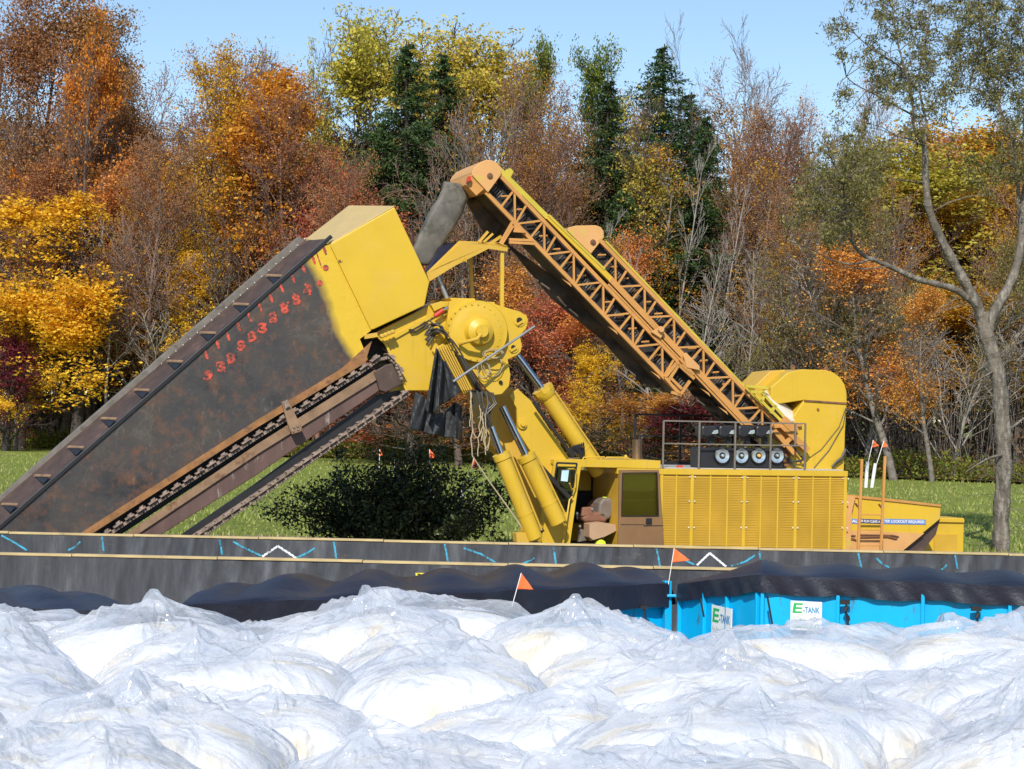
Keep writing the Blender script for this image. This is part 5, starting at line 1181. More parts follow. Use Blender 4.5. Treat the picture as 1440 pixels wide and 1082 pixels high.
def tree(key, px, pytop, Y, wpx, label=None, group=None, rot=None, pybase=None):
    base = W(px, 640, Y); z0 = gz(base.x, Y)+.02
    top = W(px, pytop, Y).z; tm, cm, zm, xr = PROTO[key]
    sz_ = (top-z0)/zm; sx = (wpx*Y/FPX)/2/xr
    name = TREE_NAME[''.join(ch for ch in key if ch.islower())]
    o = empty(name, (base.x, Y, z0), label, 'shrub' if name == 'shrub' else 'tree', group); NT[0] += 1
    rz = tr_.uniform(0, 6.28) if rot is None else rot
    for me, nm in ((tm, 'trunk'), (cm, 'crown')):
        if me is None: continue
        c = bpy.data.objects.new(nm, me); col.objects.link(c); c.parent = o
    o.rotation_euler = (0, 0, rz); o.scale = (sx, sx, sz_)
    return o
# --- trees that can be told apart (photo column, photo row of the top, metres away, photo width)
T = [
 ('rustC', 14, -70, 164, 170, 'tall dark russet tree at the top left corner, nearly bare'),
 ('orangeC', 108, 5, 158, 190, 'tall narrow orange maple reaching the top edge at the left'),
 ('orangeB', 85, 185, 158, 150, 'orange maple with red tips behind the yellow one at the left'),
 ('goldA', 105, 285, 150, 290, 'bright golden yellow maple at the far left, front of the wood'),
 ('goldB', 22, 370, 148, 120, 'small golden maple at the very left edge of the photo'),
 ('bareC', 165, 45, 165, 180, 'bare grey tree right of the tall orange maple'),
 ('multiA', 222, 215, 152, 150, 'leaning bare thicket tree between the two golden crowns'),
 ('amberB', 262, 62, 157, 200, 'big amber tree with a glowing orange crown, left of the dark trunk'),
 ('orangeA', 350, 85, 155, 200, 'wide orange tree with a dark forked trunk above the boom'),
 ('goldB', 262, 300, 152, 150, 'golden lower crown leaning out beside the boom'),
 ('rustA', 318, 60, 166, 160, 'russet twiggy tree showing at the skyline left of centre'),
 ('rustA', 430, 130, 157, 190, 'red brown twiggy tree left of the dark pair of conifers'),
 ('yellowB', 400, 62, 170, 110, 'thin yellow poplar at the skyline above the red brown tree'),
 ('yellowA', 500, 5, 170, 120, 'tallest yellow poplar at the skyline, left of the conifers'),
 ('yellowB', 448, 45, 172, 90, 'middle yellow poplar of the skyline clump'),
 ('coniferA', 562, 58, 160, 140, 'tall dark green conifer in the centre of the wood'),
 ('coniferB', 608, 72, 163, 120, 'second dark conifer close behind the central one'),
 ('coniferA', 530, 165, 158, 95, 'lower dark conifer leaning out left of the central conifer'),
 ('yellowA', 650, 32, 170, 120, 'yellow green poplar right of the conifers'),
 ('yellowA', 705, 50, 171, 110, 'second yellow green poplar behind the conveyor head'),
 ('greenA', 757, 62, 170, 90, 'small green crowned tree at the skyline above the conveyor'),
 ('rustB', 690, 90, 160, 190, 'orange brown twiggy tree behind the conveyor head'),
 ('rustA', 780, 110, 158, 140, 'orange brown twiggy tree above the second conveyor head'),
 ('multiB', 640, 125, 150, 150, 'pale many stemmed bare tree rising behind the rubber chute'),
 ('redA', 530, 255, 150, 170, 'pinkish red maple behind the yellow boom box'),
 ('redA', 462, 195, 153, 110, 'thin red maple above the left side of the boom box'),
 ('redA', 580, 470, 135, 190, 'low fiery red bush under the digging head'),
 ('orangeB', 645, 520, 134, 120, 'low orange red bush behind the hanging ropes'),
 ('orangeB', 722, 345, 143, 130, 'orange maple seen between the canopy posts'),
 ('redA', 745, 400, 140, 110, 'red leaved sapling right of the yellow head plate'),
 ('orangeB', 845, 310, 145, 80, 'orange red treetop behind the second conveyor head'),
 ('greenA', 862, 62, 166, 110, 'green leaved tree at the skyline left of the tall conifer'),
 ('coniferB', 922, 62, 164, 130, 'tall conifer with a bare grey crown behind it, right of centre'),
 ('coniferA', 848, 110, 162, 130, 'dark conifer behind the green leaved tree'),
 ('coniferA', 985, 160, 161, 95, 'conifer half hidden right of the yellow leaved tree'),
 ('bareC', 932, 25, 172, 150, 'bare grey treetop rising above the tall conifer'),
 ('yellowB', 925, 128, 155, 150, 'sparse yellow leaved tree before the conifers'),
 ('coniferB', 960, 250, 150, 130, 'dark conifer low behind the farther conveyor'),
 ('coniferA', 868, 265, 151, 110, 'dark low conifer just above the conveyor lattice'),
 ('bareC', 1052, 32, 165, 190, 'tall bare tree against the sky right of centre'),
 ('bareD', 1000, 55, 168, 130, 'slender bare tree left of the tall bare one'),
 ('rustA', 1040, 150, 156, 150, 'reddish brown tree below the tall bare tree'),
 ('rustB', 1100, 150, 158, 140, 'orange brown tree left of the willow'),
 ('rustB', 1190, 112, 158, 120, 'pale orange maple top behind the olive foliage'),
 ('rustB', 1140, 135, 160, 90, 'narrow pale orange treetop at the gap in the skyline'),
 ('yellowA', 1320, 190, 150, 170, 'yellow tree behind the forked willow trunk'),
 ('rustB', 1395, 200, 145, 170, 'amber brown tree behind the right willow limb'),
 ('redA', 1340, 178, 158, 120, 'pinkish treetop against the sky inside the willow'),
 ('orangeD', 1258, 345, 123, 150, 'orange red maple behind the two white pipes'),
 ('orangeD', 1312, 400, 121, 95, 'red orange maple left of the willow trunk'),
 ('oliveA', 1430, 330, 130, 130, 'olive brown tree at the right edge behind the willow'),
 ('orangeD', 858, 430, 138, 130, 'orange yellow maple under the farther conveyor'),
 ('goldB', 838, 470, 136, 110, 'small golden maple below the near conveyor'),
 ('orangeB', 868, 540, 132, 130, 'low orange bush behind the cab roof'),
 ('maroon', 962, 555, 130, 110, 'dark maroon shrub behind the roof railing'),
 ('maroon', 8, 470, 146, 80, 'dark red shrub at the left edge of the wood'),
 ('multiB', 770, 330, 142, 110, 'grey bare stems beside the hydraulic cylinder'),
 ('poleA', 900, 200, 148, 120, 'slender grey trunk left of the sparse yellow tree'),
 ('poleB', 940, 190, 147, 110, 'pale slender trunk right of the sparse yellow tree'),
 ('poleB', 1002, 230, 146, 110, 'pale slender trunk in the brown thicket'),
 ('poleA', 1060, 220, 145, 110, 'slender trunk before the reddish brown tree'),
 ('multiA', 1100, 330, 136, 170, 'pale branching thicket tree above the yellow tower cover'),
 ('multiB', 1160, 350, 134, 150, 'grey thicket tree right of the yellow tower cover'),
 ('multiB', 1030, 340, 140, 150, 'grey thicket tree above the conveyor tail'),
 ('multiA', 1215, 400, 130, 110, 'thin thicket tree beside the orange red maple'),
 ('oliveA', 1160, 190, 128, 190, 'olive green weeping tree left of the willow trunk'),
 ('bareD', 212, 60, 170, 150, 'bare brown treetop between the tall orange maple and the amber one'),
 ('rustA', 150, 70, 163, 130, 'russet twiggy tree filling the skyline right of the narrow orange maple'),
 ('rustC', 205, 90, 166, 110, 'brown red tree behind the spreading bare one at the left'),
 ('rustA', 335, 62, 163, 130, 'russet twiggy tree behind the wide orange tree'),
 ('rustB', 395, 95, 162, 120, 'brown twiggy tree under the thin yellow poplar'),
 ('multiB', 1232, 330, 127, 110, 'grey bare stems left of the orange red maple'),
 ('bareD', 1225, 165, 156, 120, 'bare russet tree behind the top of the olive tree'),
 ('multiA', 1340, 400, 126, 120, 'pale bare stems beside the willow trunk'),
 ('rustC', -40, -40, 160, 150, 'dense dark russet tree cut by the left edge of the photo'),
 ('rustC', 30, 210, 152, 130, 'dark russet crown above the golden maple at the left edge'),
 ('poleB', 820, 290, 139, 100, 'pale slender trunk just right of the second rounded head'),
 ('poleA', 875, 330, 137, 90, 'slender trunk above the upper part of the lattice conveyor'),
 ('poleB', 915, 330, 136, 110, 'pale slender trunk above the middle of the lattice conveyor'),
 ('poleB', 975, 330, 136, 100, 'pale leaning trunk above the lower part of the lattice conveyor'),
 ('multiA', 1000, 400, 134, 130, 'pale sapling clump left of the yellow tower cover'),
 ('poleB', 1048, 330, 134, 90, 'pale slender trunk above the white hatch'),
 ('poleA', 1125, 330, 133, 100, 'slender trunk rising behind the yellow tower cover'),
 ('poleB', 1180, 350, 131, 100, 'pale slender trunk right of the yellow tower cover'),
 ('rustA', 205, 190, 150, 150, 'thin russet twiggy tree rising between the yellow and amber maples'),
 ('rustA', 445, 215, 149, 120, 'low russet tree just above the pale box top'),
 ('bareD', 665, 190, 150, 140, 'bare russet twigged tree left of the rounded conveyor head'),
 ('rustA', 720, 170, 152, 150, 'russet haze of twigs just above the conveyor head'),
 ('rustB', 800, 200, 150, 130, 'brown twiggy tree above the second rounded head'),
 ('bareD', 1075, 230, 150, 150, 'bare russet tree left of the olive weeping tree'),
 ('rustA', 1120, 260, 140, 130, 'russet twiggy tree under the olive foliage'),
 ('rustB', 1240, 240, 140, 130, 'fine twigged tree behind the curved willow limb'),
 ('bareC', 150, 300, 145, 170, 'grey bare tree with spreading branches right of the yellow maple'),
 ('rustC', 72, 10, 170, 130, 'brown twiggy tree behind the tall orange maple'),
 ('rustA', 560, 140, 166, 140, 'brown twiggy tree just behind the conifers'),
 ('multiB', 300, 330, 150, 170, 'grey stems beside the amber tree above the boom'),
]
for key, px, pt, Y, w, lab in T: tree(key, px, pt, Y, w, lab)
# --- the rest of the wood: two anonymous rows behind and a broken row between
FL = {'rustA': 'russet twiggy tree deep inside the wood', 'rustB': 'brown twiggy tree deep inside the wood', 'amberA': 'amber leaved tree deep inside the wood', 'bareB': 'bare brown tree deep inside the wood', 'multiB': 'bare many stemmed tree deep inside the wood', 'coniferB': 'dark conifer deep inside the wood', 'poleA': 'slender grey trunked tree deep inside the wood'}
for Y, n, tops in ((178, 36, (120, 175)), (168, 31, (170, 260)), (158, 29, (260, 400))):
    for i in range(n):
        px = -220+1880*(i+tr_.uniform(.1, .9))/n
        sky_dip = 40*math.exp(-((px-1130)/60)**2)+70*math.exp(-((px-1290)/60)**2)
        key = tr_.choice(['rustA', 'rustB', 'rustA', 'bareB', 'multiB', 'poleA', 'coniferB' if 480 < px < 1000 else 'amberA'])
        Yx = Y - (0 if px < 720 else 14*(px-720)/720)
        tree(key, px, tr_.uniform(*tops)+sky_dip, Yx, tr_.uniform(110, 170), FL[key], 'trees deep inside the wood')
# --- undergrowth: brush mass that nobody could count, and weeds along the edge
def brush(name, n, fx, fy, hfun, mat, size, label, seed, clump=8, asp=.5):
    r = np.random.default_rng(seed); nc = n//clump; x = fx(r, nc); y = fy(r, nc, x); h = hfun(r, nc, x); z = h*r.uniform(0, 1, nc)**.8
    c = np.stack([x, y, z], 1); cc = np.repeat(c, clump, 0)+r.normal(0, 1, (nc*clump, 3))*np.array([.45, .45, .28]); cc[:, 2] = np.abs(cc[:, 2])
    V, F = quads(cc, size, r, asp, .4); o = bpy.data.objects.new(name, np_mesh(name, V, F, mat)); col.objects.link(o); return tag(o, label, 'undergrowth', kind='stuff')
def edge_np(x): return np.where(x < 0, 138-.42*x, 138-.62*x)
m_brushmix = leaf_mat('brown_brush', S_((.06, .04, .028), (.10, .065, .04), (.15, .09, .045), (.05, .045, .025), (.20, .11, .04), (.07, .075, .03)), .2)
brush('undergrowth', 60000, lambda r, n: r.uniform(-55, 55, n), lambda r, n, x: edge_np(x)*1.0+6+r.uniform(0, 34, n), lambda r, n, x: 3.2+2.6*np.sin(x*.35)+1.5*np.sin(x*.93+1)+2, m_brushmix, .30, 'brown brush and saplings filling the inside of the wood', 5)
brush('weeds', 36000, lambda r, n: r.uniform(-48, 48, n), lambda r, n, x: edge_np(x)+1+np.abs(r.normal(0, 2.2, n)), lambda r, n, x: .7+.9*np.abs(np.sin(x*.41))*np.abs(np.sin(x*.17+.6))+.3+2.0*np.exp(-((x-11)/5.)**2), LM['weed'], .24, 'green and yellow weeds along the edge of the wood', 6)
m_far = leaf_mat('far_wood_leaves', S_((.10, .065, .04), (.16, .10, .05), (.22, .13, .05), (.08, .07, .04), (.19, .12, .07)), .2)
brush('distant_wood', 90000, lambda r, n: r.uniform(-75, 75, n), lambda r, n, x: r.uniform(188, 205, n)-.1*x, lambda r, n, x: 16+3*np.sin(x*.3)+2*np.sin(x*.83), m_far, .75, 'brown mass of distant wood behind the trees', 15)
# thin saplings of the thicket
r = np.random.default_rng(9); n = 1500; x = r.uniform(-48, 50, n); y = edge_np(x)+3+r.uniform(0, 24, n); h = r.uniform(3, 9, n); V = []; F = []
for i in range(n):
    a = np.array([x[i], y[i], 0]); le = r.normal(0, .12, 2); b = a+np.array([le[0]*h[i], le[1]*h[i], h[i]]); m_ = (a+b)/2+r.normal(0, .2, 3); w = r.uniform(.02, .045)
    for p, q, w0, w1 in ((a, m_, w, w*.7), (m_, b, w*.7, w*.25)):
        k = len(V); V += [p+[w0, 0, 0], p+[-w0*.5, w0*.86, 0], p+[-w0*.5, -w0*.86, 0], q+[w1, 0, 0], q+[-w1*.5, w1*.86, 0], q+[-w1*.5, -w1*.86, 0]]
        F += [(k, k+1, k+4, k+3), (k+1, k+2, k+5, k+4), (k+2, k, k+3, k+5)]
o = bpy.data.objects.new('thicket', np_mesh('thicket', np.array(V), np.array(F), BK['grey'])); col.objects.link(o); tag(o, 'thin grey sapling stems crowding the edge of the wood', 'thicket', kind='stuff')
# grass tufts so that the meadow is not a flat sheet
r = np.random.default_rng(12); n = 45000; y = 50+90*r.uniform(0, 1, n)**1.3; x = r.uniform(-.32, .34, n)*y
n = len(x); V = np.zeros((n, 3, 3)); a = r.uniform(0, 6.28, n); hh = r.uniform(.06, .20, n)*(1+.5*np.sin(x*.6)*np.sin(y*.5)); ww = .035
zz = np.array([gz(a_, b_) for a_, b_ in zip(x, y)])
V[:, 0] = np.stack([x-np.cos(a)*ww, y-np.sin(a)*ww, zz], 1); V[:, 1] = np.stack([x+np.cos(a)*ww, y+np.sin(a)*ww, zz], 1); V[:, 2] = np.stack([x+r.normal(0, .05, n), y+r.normal(0, .05, n), zz+hh], 1)
m_gr = leaf_mat('grass_blades', S_((.16, .21, .035), (.22, .28, .05), (.29, .33, .08), (.42, .39, .16), (.19, .24, .045)), .3)
o = bpy.data.objects.new('grass', np_mesh('grass', V.reshape(-1, 3), np.arange(3*n).reshape(-1, 3), m_gr)); col.objects.link(o); tag(o, 'rough green meadow grass in front of the wood', 'grass', kind='stuff')
# --- dark evergreen shrub under the boom
def shrub():
    base = W(560, 800, 49); base = Vector((base.x, 49, 0)); o = empty('evergreen_shrub', base, 'dark evergreen shrub under the boom, before the meadow', 'shrub')
    r = np.random.default_rng(4); P = []; S = []
    for i in range(150):
        a = r.uniform(0, 6.28); el = r.uniform(.15, 1.45); u = r.uniform(-1, 1)
        d = np.array([math.cos(a)*math.cos(el)*3.0, math.sin(a)*math.cos(el)*1.4, math.sin(el)*1.85+.3]); d *= r.uniform(.72, 1.25)*(1+.12*math.sin(a*5))
        b0 = np.array([d[0]*.25, d[1]*.25, 0]); prev = b0
        for k in range(1, 7):
            f = k/6; p = b0+(d-b0)*f+r.normal(0, .05, 3); p[2] += .25*math.sin(f*3.14); S.append((prev, p, .03*(1-f)+.008, .03*(1-f)+.006, 2)); prev = p
            if k > 1: P += [p+r.normal(0, .13, 3) for _ in range(5)]
    t = Tree(1); t.segs = S; V, F = t.wood(.006); c = bpy.data.objects.new('stem', np_mesh('stem', V, F, BK['dark'])); col.objects.link(c); c.parent = o
    P = np.array(P); cc = P[r.integers(0, len(P), 26000)]+r.normal(0, .10, (26000, 3)); cc[:, 2] = np.abs(cc[:, 2])
    prof = 1.0
    V, F = quads(cc, .13, r, .42, .2); c = bpy.data.objects.new('foliage', np_mesh('foliage', V, F, LM['dark'])); col.objects.link(c); c.parent = o
shrub()
# --- the big foreground willow, limbs traced and given real depth
def willow():
    Yw = 56.0; b = W(1407, 776, Yw); o = empty('willow_tree', (b.x, Yw, gz(b.x, Yw)), 'big pale forked willow with thin olive leaves at the right edge', 'tree')
    org = np.array([b.x, Yw, 0]); r = np.random.default_rng(8); S = []; tips = []
    sc = Yw/FPX
    def path(pts, r0, r1, lev, dy=0.0, dy1=0.0):
        P = []
        for i, (x, y) in enumerate(pts):
            f = i/(len(pts)-1); q = W(x, y, Yw+dy+(dy1-dy)*f); P.append(np.array(q)-org)
        Q = []
        for n in range(len(P)-1):
            p0, p1, p2, p3 = P[max(0, n-1)], P[n], P[n+1], P[min(len(P)-1, n+2)]
            for s in (0, .25, .5, .75): Q.append(.5*((2*p1)+(p2-p0)*s+(2*p0-5*p1+4*p2-p3)*s*s+(3*p1-p0-3*p2+p3)*s**3))
        Q.append(P[-1]); m = len(Q)-1
        r0, r1 = r0*.80, r1*.85; kn = lambda i: 1+.10*math.sin(i*1.9+r0*40)*(lev < 2)
        for i in range(m): S.append((Q[i], Q[i+1], (r0+(r1-r0)*i/m)*kn(i), (r0+(r1-r0)*(i+1)/m)*kn(i+1), lev))
        return Q
    path([(1409, 800), (1408, 775), (1408, 720), (1412, 660), (1410, 600), (1406, 545), (1398, 505), (1388, 475), (1380, 440)], .32, .25, 0)
    L1 = path([(1382, 450), (1372, 425), (1350, 385), (1328, 345), (1308, 300), (1302, 260), (1301, 215), (1296, 195)], .21, .09, 1, 0, -1)
    path([(1296, 200), (1285, 180), (1284, 155), (1276, 110), (1262, 60), (1255, 10)], .07, .025, 2, -1, -2)
    path([(1298, 205), (1303, 180), (1297, 150), (1292, 110), (1300, 60), (1310, 0)], .07, .025, 2, -1, 0)
    path([(1290, 165), (1262, 150), (1235, 135), (1205, 120), (1190, 108)], .05, .015, 2, -1, -2)
    path([(1280, 115), (1260, 90), (1225, 68), (1195, 40), (1180, 15)], .045, .012, 2, -1, -2)
    path([(1300, 258), (1280, 255), (1262, 253), (1245, 250)], .05, .02, 2, 0, 0)
    path([(1298, 204), (1280, 196), (1262, 192)], .05, .02, 2, 0, 0)
    L2 = path([(1388, 470), (1398, 440), (1415, 410), (1428, 380), (1436, 340), (1440, 290), (1446, 240)], .20, .12, 1, 0, 1)
    path([(1436, 340), (1430, 250), (1425, 200), (1408, 160), (1398, 120), (1380, 60), (1376, 0)], .10, .03, 2, 1, 0)
    path([(1410, 165), (1390, 135), (1370, 125), (1340, 122)], .04, .012, 2, 0, -1)
    path([(1400, 130), (1418, 100), (1440, 70)], .04, .015, 2, 0, 1)
    path([(1446, 240), (1440, 170), (1460, 90), (1450, 20)], .09, .03, 2, 1, 2)
    L3 = path([(1372, 428), (1345, 408), (1318, 400), (1290, 393), (1262, 380), (1235, 368), (1215, 360), (1200, 343), (1197, 318)], .14, .05, 1, 0, -2.5)
    path([(1222, 365), (1200, 372), (1170, 366), (1140, 350), (1105, 338)], .05, .012, 2, -2.5, -4)
    path([(1250, 375), (1215, 378), (1180, 374), (1150, 368)], .03, .01, 2, -2.3, -3)
    path([(1197, 318), (1190, 300), (1186, 260)], .045, .02, 2, -2.5, -3)
    # dead branches on the trunk
    path([(1396, 523), (1375, 535), (1355, 548), (1338, 555)], .05, .015, 2, -.2, -.8)
    path([(1398, 560), (1386, 545), (1378, 538)], .03, .01, 2); path([(1396, 557), (1376, 558)], .03, .01, 2)
    path([(1408, 640), (1390, 645), (1372, 655), (1358, 664)], .07, .02, 2, -.2, -1); path([(1410, 608), (1425, 600), (1440, 588)], .08, .05, 2, 0, .6)
    for k in range(30):                            # fine dead twigs near the foot
        x0, y0 = 1402+r.uniform(-6, 12), r.uniform(640, 765); sd = r.choice([-1, 1]); l = r.uniform(20, 60)
        path([(x0, y0), (x0+sd*l*.5, y0+r.uniform(-14, 10)), (x0+sd*l, y0+r.uniform(-5, 25))], .014, .005, 2, 0, r.uniform(-1.5, 1.5))
    lat = []
    # leafy sprays: cluster centres in photo columns/rows with radii
    cl = [(1185, 250, 55, 65, -2.8, 60), (1150, 300, 45, 40, -3, 28), (1215, 225, 40, 45, -2.8, 22), (1190, 330, 45, 25, -3, 14), (1230, 150, 60, 35, -1.5, 16), (1200, 40, 45, 45, -1.5, 17), (1250, 60, 45, 60, -1, 34), (1310, 40, 45, 55, -.5, 40), (1290, 120, 50, 45, -1, 30), (1255, 100, 50, 40, -1, 18), (1330, 110, 40, 40, 0, 16), (1400, 50, 55, 55, 0, 60), (1425, 120, 45, 60, .5, 55), (1380, 95, 45, 50, 0, 32), (1420, 220, 40, 40, .8, 34), (1395, 240, 35, 35, .6, 18), (1300, 175, 30, 25, -1, 9), (1350, 30, 50, 40, 0, 28), (1455, 60, 50, 60, 1, 40), (1290, -30, 100, 30, 0, 40), (1420, -30, 80, 40, 0, 50), (1460, 180, 30, 80, 1, 30), (1440, 400, 20, 60, 2, 6)]
    stems = np.array([s[1] for s in S if s[4] >= 1])
    LV = []
    for cx, cy_, rx, ry, dy, m in cl:
        for j in range(int(m*.8)):
            a = r.uniform(0, 6.28); q = math.sqrt(r.uniform(0, 1)); x = cx+rx*q*math.cos(a); y = cy_+ry*q*math.sin(a)
            p = np.array(W(x, y, Yw+dy+r.normal(0, 1.3)))-org
            # twig from nearest limb
            d2 = ((stems-p)**2).sum(1); s0 = stems[d2.argmin()]
            mid = (s0+p)/2+np.array([r.normal(0, .12), r.normal(0, .12), .25])
            if d2.min() > .05:
                prev = s0
                for f in (.34, .67, 1.0):
                    w = (1-f)**2*s0+2*f*(1-f)*mid+f*f*p; S.append((prev, w, .012*(1.3-f)+.003, .012*(1.3-f)+.002, 2)); prev = w
            for _ in range(6):
                e = p+r.normal(0, .20, 3)+np.array([0, 0, -.05]); S.append((p, e, .005, .003, 2))
                k = r.integers(8, 14); t = r.uniform(0, 1, (k, 1)); LV.append(p*(1-t)+e*t+r.normal(0, .085, (k, 3)))
    t = Tree(1); t.segs = S; V, F = t.wood(.004)
    c = bpy.data.objects.new('trunk', np_mesh('trunk', V, F, pm('willow_bark', (.135, .115, .09), .9, var=.4, scale=1.2, dirt=(.26, .235, .20), dth=.50, dscale=3, bmp=1.0, bsc=5, bd=.08, stretch=(2, 2, .5)))); col.objects.link(c); c.parent = o
    c.data.polygons.foreach_set('use_smooth', [True]*len(F))
    cc = np.concatenate(LV); V, F = quads(cc, .115, r, .34, .1, .7)
    c = bpy.data.objects.new('crown', np_mesh('crown', V, F, LM['olive'])); col.objects.link(c); c.parent = o
willow()
# two thin wires of the far fence strung through the wood edge
mb = MB()
for z0 in (372, 394): mb.tube([W(720+i*72, z0+i*.9+2*math.sin(i), 128-i*1.2) for i in range(-3, 9)], .012, 4)
mb.build('power_wire', m_hose, label='thin horizontal wires crossing before the trunks of the wood', cat='wire')
# ================================================================ clear plastic bags (each pillow of film is settled by a small cloth solver)
def solve_bag(seed, N=170, a=.80, b=.70, c=.40, peaks=5, folds=46, fine=150):
    """filling = lumpy superellipsoid; film = loose sheet over it, raised in tent ridges where the plastic is bunched"""
    r = np.random.default_rng(seed); pw = 2.5
    lm = [(r.normal(0, 1, 3), r.uniform(-.10, .13), r.uniform(3, 8)) for _ in range(16)]
    lm = [(d/np.linalg.norm(d), am, k) for d, am, k in lm]
    def radius(D):
        f = (np.abs(D[..., 0]/a)**pw+np.abs(D[..., 1]/b)**pw+np.abs(D[..., 2]/c)**pw)**(-1/pw); g = 1
        for d, am, k in lm: g = g+am*np.exp(k*((D*d).sum(-1)-1))
        return f*g
    u, v = np.meshgrid(np.linspace(-1, 1, N), np.linspace(-1, 1, N), indexing='xy')
    m = np.maximum(np.abs(u), np.abs(v)); rr = np.sqrt(u*u+v*v)+1e-9
    th = m*2.0; az = np.arctan2(v, u)
    D = np.stack([np.sin(th)*np.cos(az), np.sin(th)*np.sin(az), np.cos(th)], -1)
    # domain warp so that no ridge is perfectly straight
    wu = u+.03*np.sin(5*v+seed)+.005*np.sin(13*v+u*7+seed*2); wv = v+.03*np.sin(5*u+seed*3)+.005*np.sin(12*u+v*8+seed)
    def ridge(p, ang, L, w, h, asym):
        du, dv = wu-p[0], wv-p[1]; s = du*math.cos(ang)+dv*math.sin(ang); d = -du*math.sin(ang)+dv*math.cos(ang)
        ww = np.where(d > 0, w*asym, w); t = np.clip(s/L, 0, 1); e = np.maximum(0, -s)/(w*.45)+np.maximum(0, s-L)/w
        hh = h*(1-t)**.8; return hh*np.clip(1-np.abs(d)/(ww*(1-.5*t)+.01)-e, 0, 1)
    big = np.zeros_like(u)
    for k in range(peaks):                                         # bag corners standing up
        an = r.choice([.785, 2.356, 3.927, 5.498])+r.uniform(-.5, .5); q = r.uniform(.28, .60); p = (q*math.cos(an), q*math.sin(an))
        big = np.maximum(big, ridge(p, an+math.pi+r.uniform(-.7, .7), r.uniform(.45, 1.0), r.uniform(.12, .30), r.uniform(.08, .19), r.uniform(.4, 1.8)))
    mid = np.zeros_like(u)
    for k in range(folds):
        p = r.uniform(-.7, .7, 2); an = r.uniform(0, 6.28) if k % 3 else math.atan2(-p[1], -p[0]); mid = np.maximum(mid, ridge(p, an, r.uniform(.4, 1.1), r.uniform(.07, .24), r.uniform(.03, .11), r.uniform(.35, 2.4)))
    sm = np.zeros_like(u); g0 = r.uniform(0, 3.14)
    for k in range(fine):
        p = r.uniform(-.9, .9, 2); an = g0+r.normal(0, .55)+(math.pi if k % 2 else 0); sm += ridge(p, an, r.uniform(.15, .6), r.uniform(.02, .05), r.uniform(.004, .016), r.uniform(.5, 2))
    R0 = radius(D); loose = .012+.02*(1+np.sin(3*u+seed)*np.sin(2.6*v+seed*2))
    X = D*(R0+loose+sm*.9+mid*.55)[..., None]; n = D*.35+np.array([0, 0, .65]); X = X+n*(np.maximum(big, mid*.45))[..., None]
    X += D*(np.clip(m-.72, 0, 1)*.15*(1+np.sin(az*9+seed))*.5)[..., None]
    return X, radius, c, np.clip((big+mid*.8)/.12, 0, 1)
def bag_meshes(i, seed, **kw):
    X, radius, c, lift = solve_bag(seed, **kw); N = X.shape[0]; idx = np.arange(N*N).reshape(N, N)
    f0 = np.stack([idx[:-1, :-1], idx[:-1, 1:], idx[1:, 1:], idx[1:, :-1]], -1).reshape(-1, 4)
    V = X.reshape(-1, 3)+np.array([0, 0, c])
    film = np_mesh('film', V, f0, m_film); film.polygons.foreach_set('use_smooth', [True]*len(film.polygons)); film.set_sharp_from_angle(angle=R_(30))
    at = film.attributes.new('bunched', 'FLOAT', 'POINT'); at.data.foreach_set('value', lift.astype(np.float32).ravel())
    nu, nv = 72, 40; U, W_ = np.meshgrid(np.linspace(0, 2*math.pi, nu, endpoint=False), np.linspace(.02, math.pi-.02, nv)); D = np.stack([np.cos(U)*np.sin(W_), np.sin(U)*np.sin(W_), np.cos(W_)], -1)
    Y = D*radius(D)[..., None]*.985; Y = Y.reshape(-1, 3)+np.array([0, 0, c]); idx = np.arange(nu*nv).reshape(nv, nu)
    F = np.stack([idx[:-1], np.roll(idx, -1, 1)[:-1], np.roll(idx, -1, 1)[1:], idx[1:]], -1).reshape(-1, 4)
    sack = np_mesh('filling', Y, F, m_sack); sack.polygons.foreach_set('use_smooth', [True]*len(sack.polygons))
    return film, sack
m_film, nt, bs = new_mat('clear_plastic_film'); out = nt.nodes['Material Output']
fc = ramp(nt, nz(nt, 2.2, 5, .6), [(0.38, (.60, .65, .74)), (0.60, (.84, .855, .875))])
nt.links.new(fc, bs.inputs['Base Color']); bs.inputs['Roughness'].default_value = 0.12; bs.inputs['Specular IOR Level'].default_value = 0.9; bs.inputs['Coat Weight'].default_value = 0.6; bs.inputs['Coat Roughness'].default_value = 0.05
tcb = nt.nodes.new('ShaderNodeTexCoord'); dn = nt.nodes.new('ShaderNodeTexNoise'); dn.inputs['Scale'].default_value = 1.6; dn.inputs['Detail'].default_value = 2
nt.links.new(tcb.outputs['Object'], dn.inputs['Vector'])
def crumple(scale, stretch, warp):                # creased facets: height falls off straight from each crease
    mp = nt.nodes.new('ShaderNodeMapping'); mp.inputs['Scale'].default_value = stretch; sm_ = nt.nodes.new('ShaderNodeVectorMath'); sm_.operation = 'SCALE'; sm_.inputs['Scale'].default_value = warp
    nt.links.new(dn.outputs['Color'], sm_.inputs[0]); ad = nt.nodes.new('ShaderNodeVectorMath'); ad.operation = 'ADD'; nt.links.new(tcb.outputs['Object'], ad.inputs[0]); nt.links.new(sm_.outputs[0], ad.inputs[1]); nt.links.new(ad.outputs[0], mp.inputs['Vector'])
    v = nt.nodes.new('ShaderNodeTexVoronoi'); v.feature = 'DISTANCE_TO_EDGE'; v.inputs['Scale'].default_value = scale; nt.links.new(mp.outputs[0], v.inputs['Vector']); return v.outputs['Distance']
hh_ = math_(nt, 'ADD', math_(nt, 'MULTIPLY', crumple(2.2, (1, 2.4, 1), .9), -1.6), math_(nt, 'MULTIPLY', crumple(6.0, (2.0, 1, 1), .6), -.7))
hh_ = math_(nt, 'ADD', hh_, math_(nt, 'MULTIPLY', crumple(15.0, (1, 1.6, 1), .4), -.25))
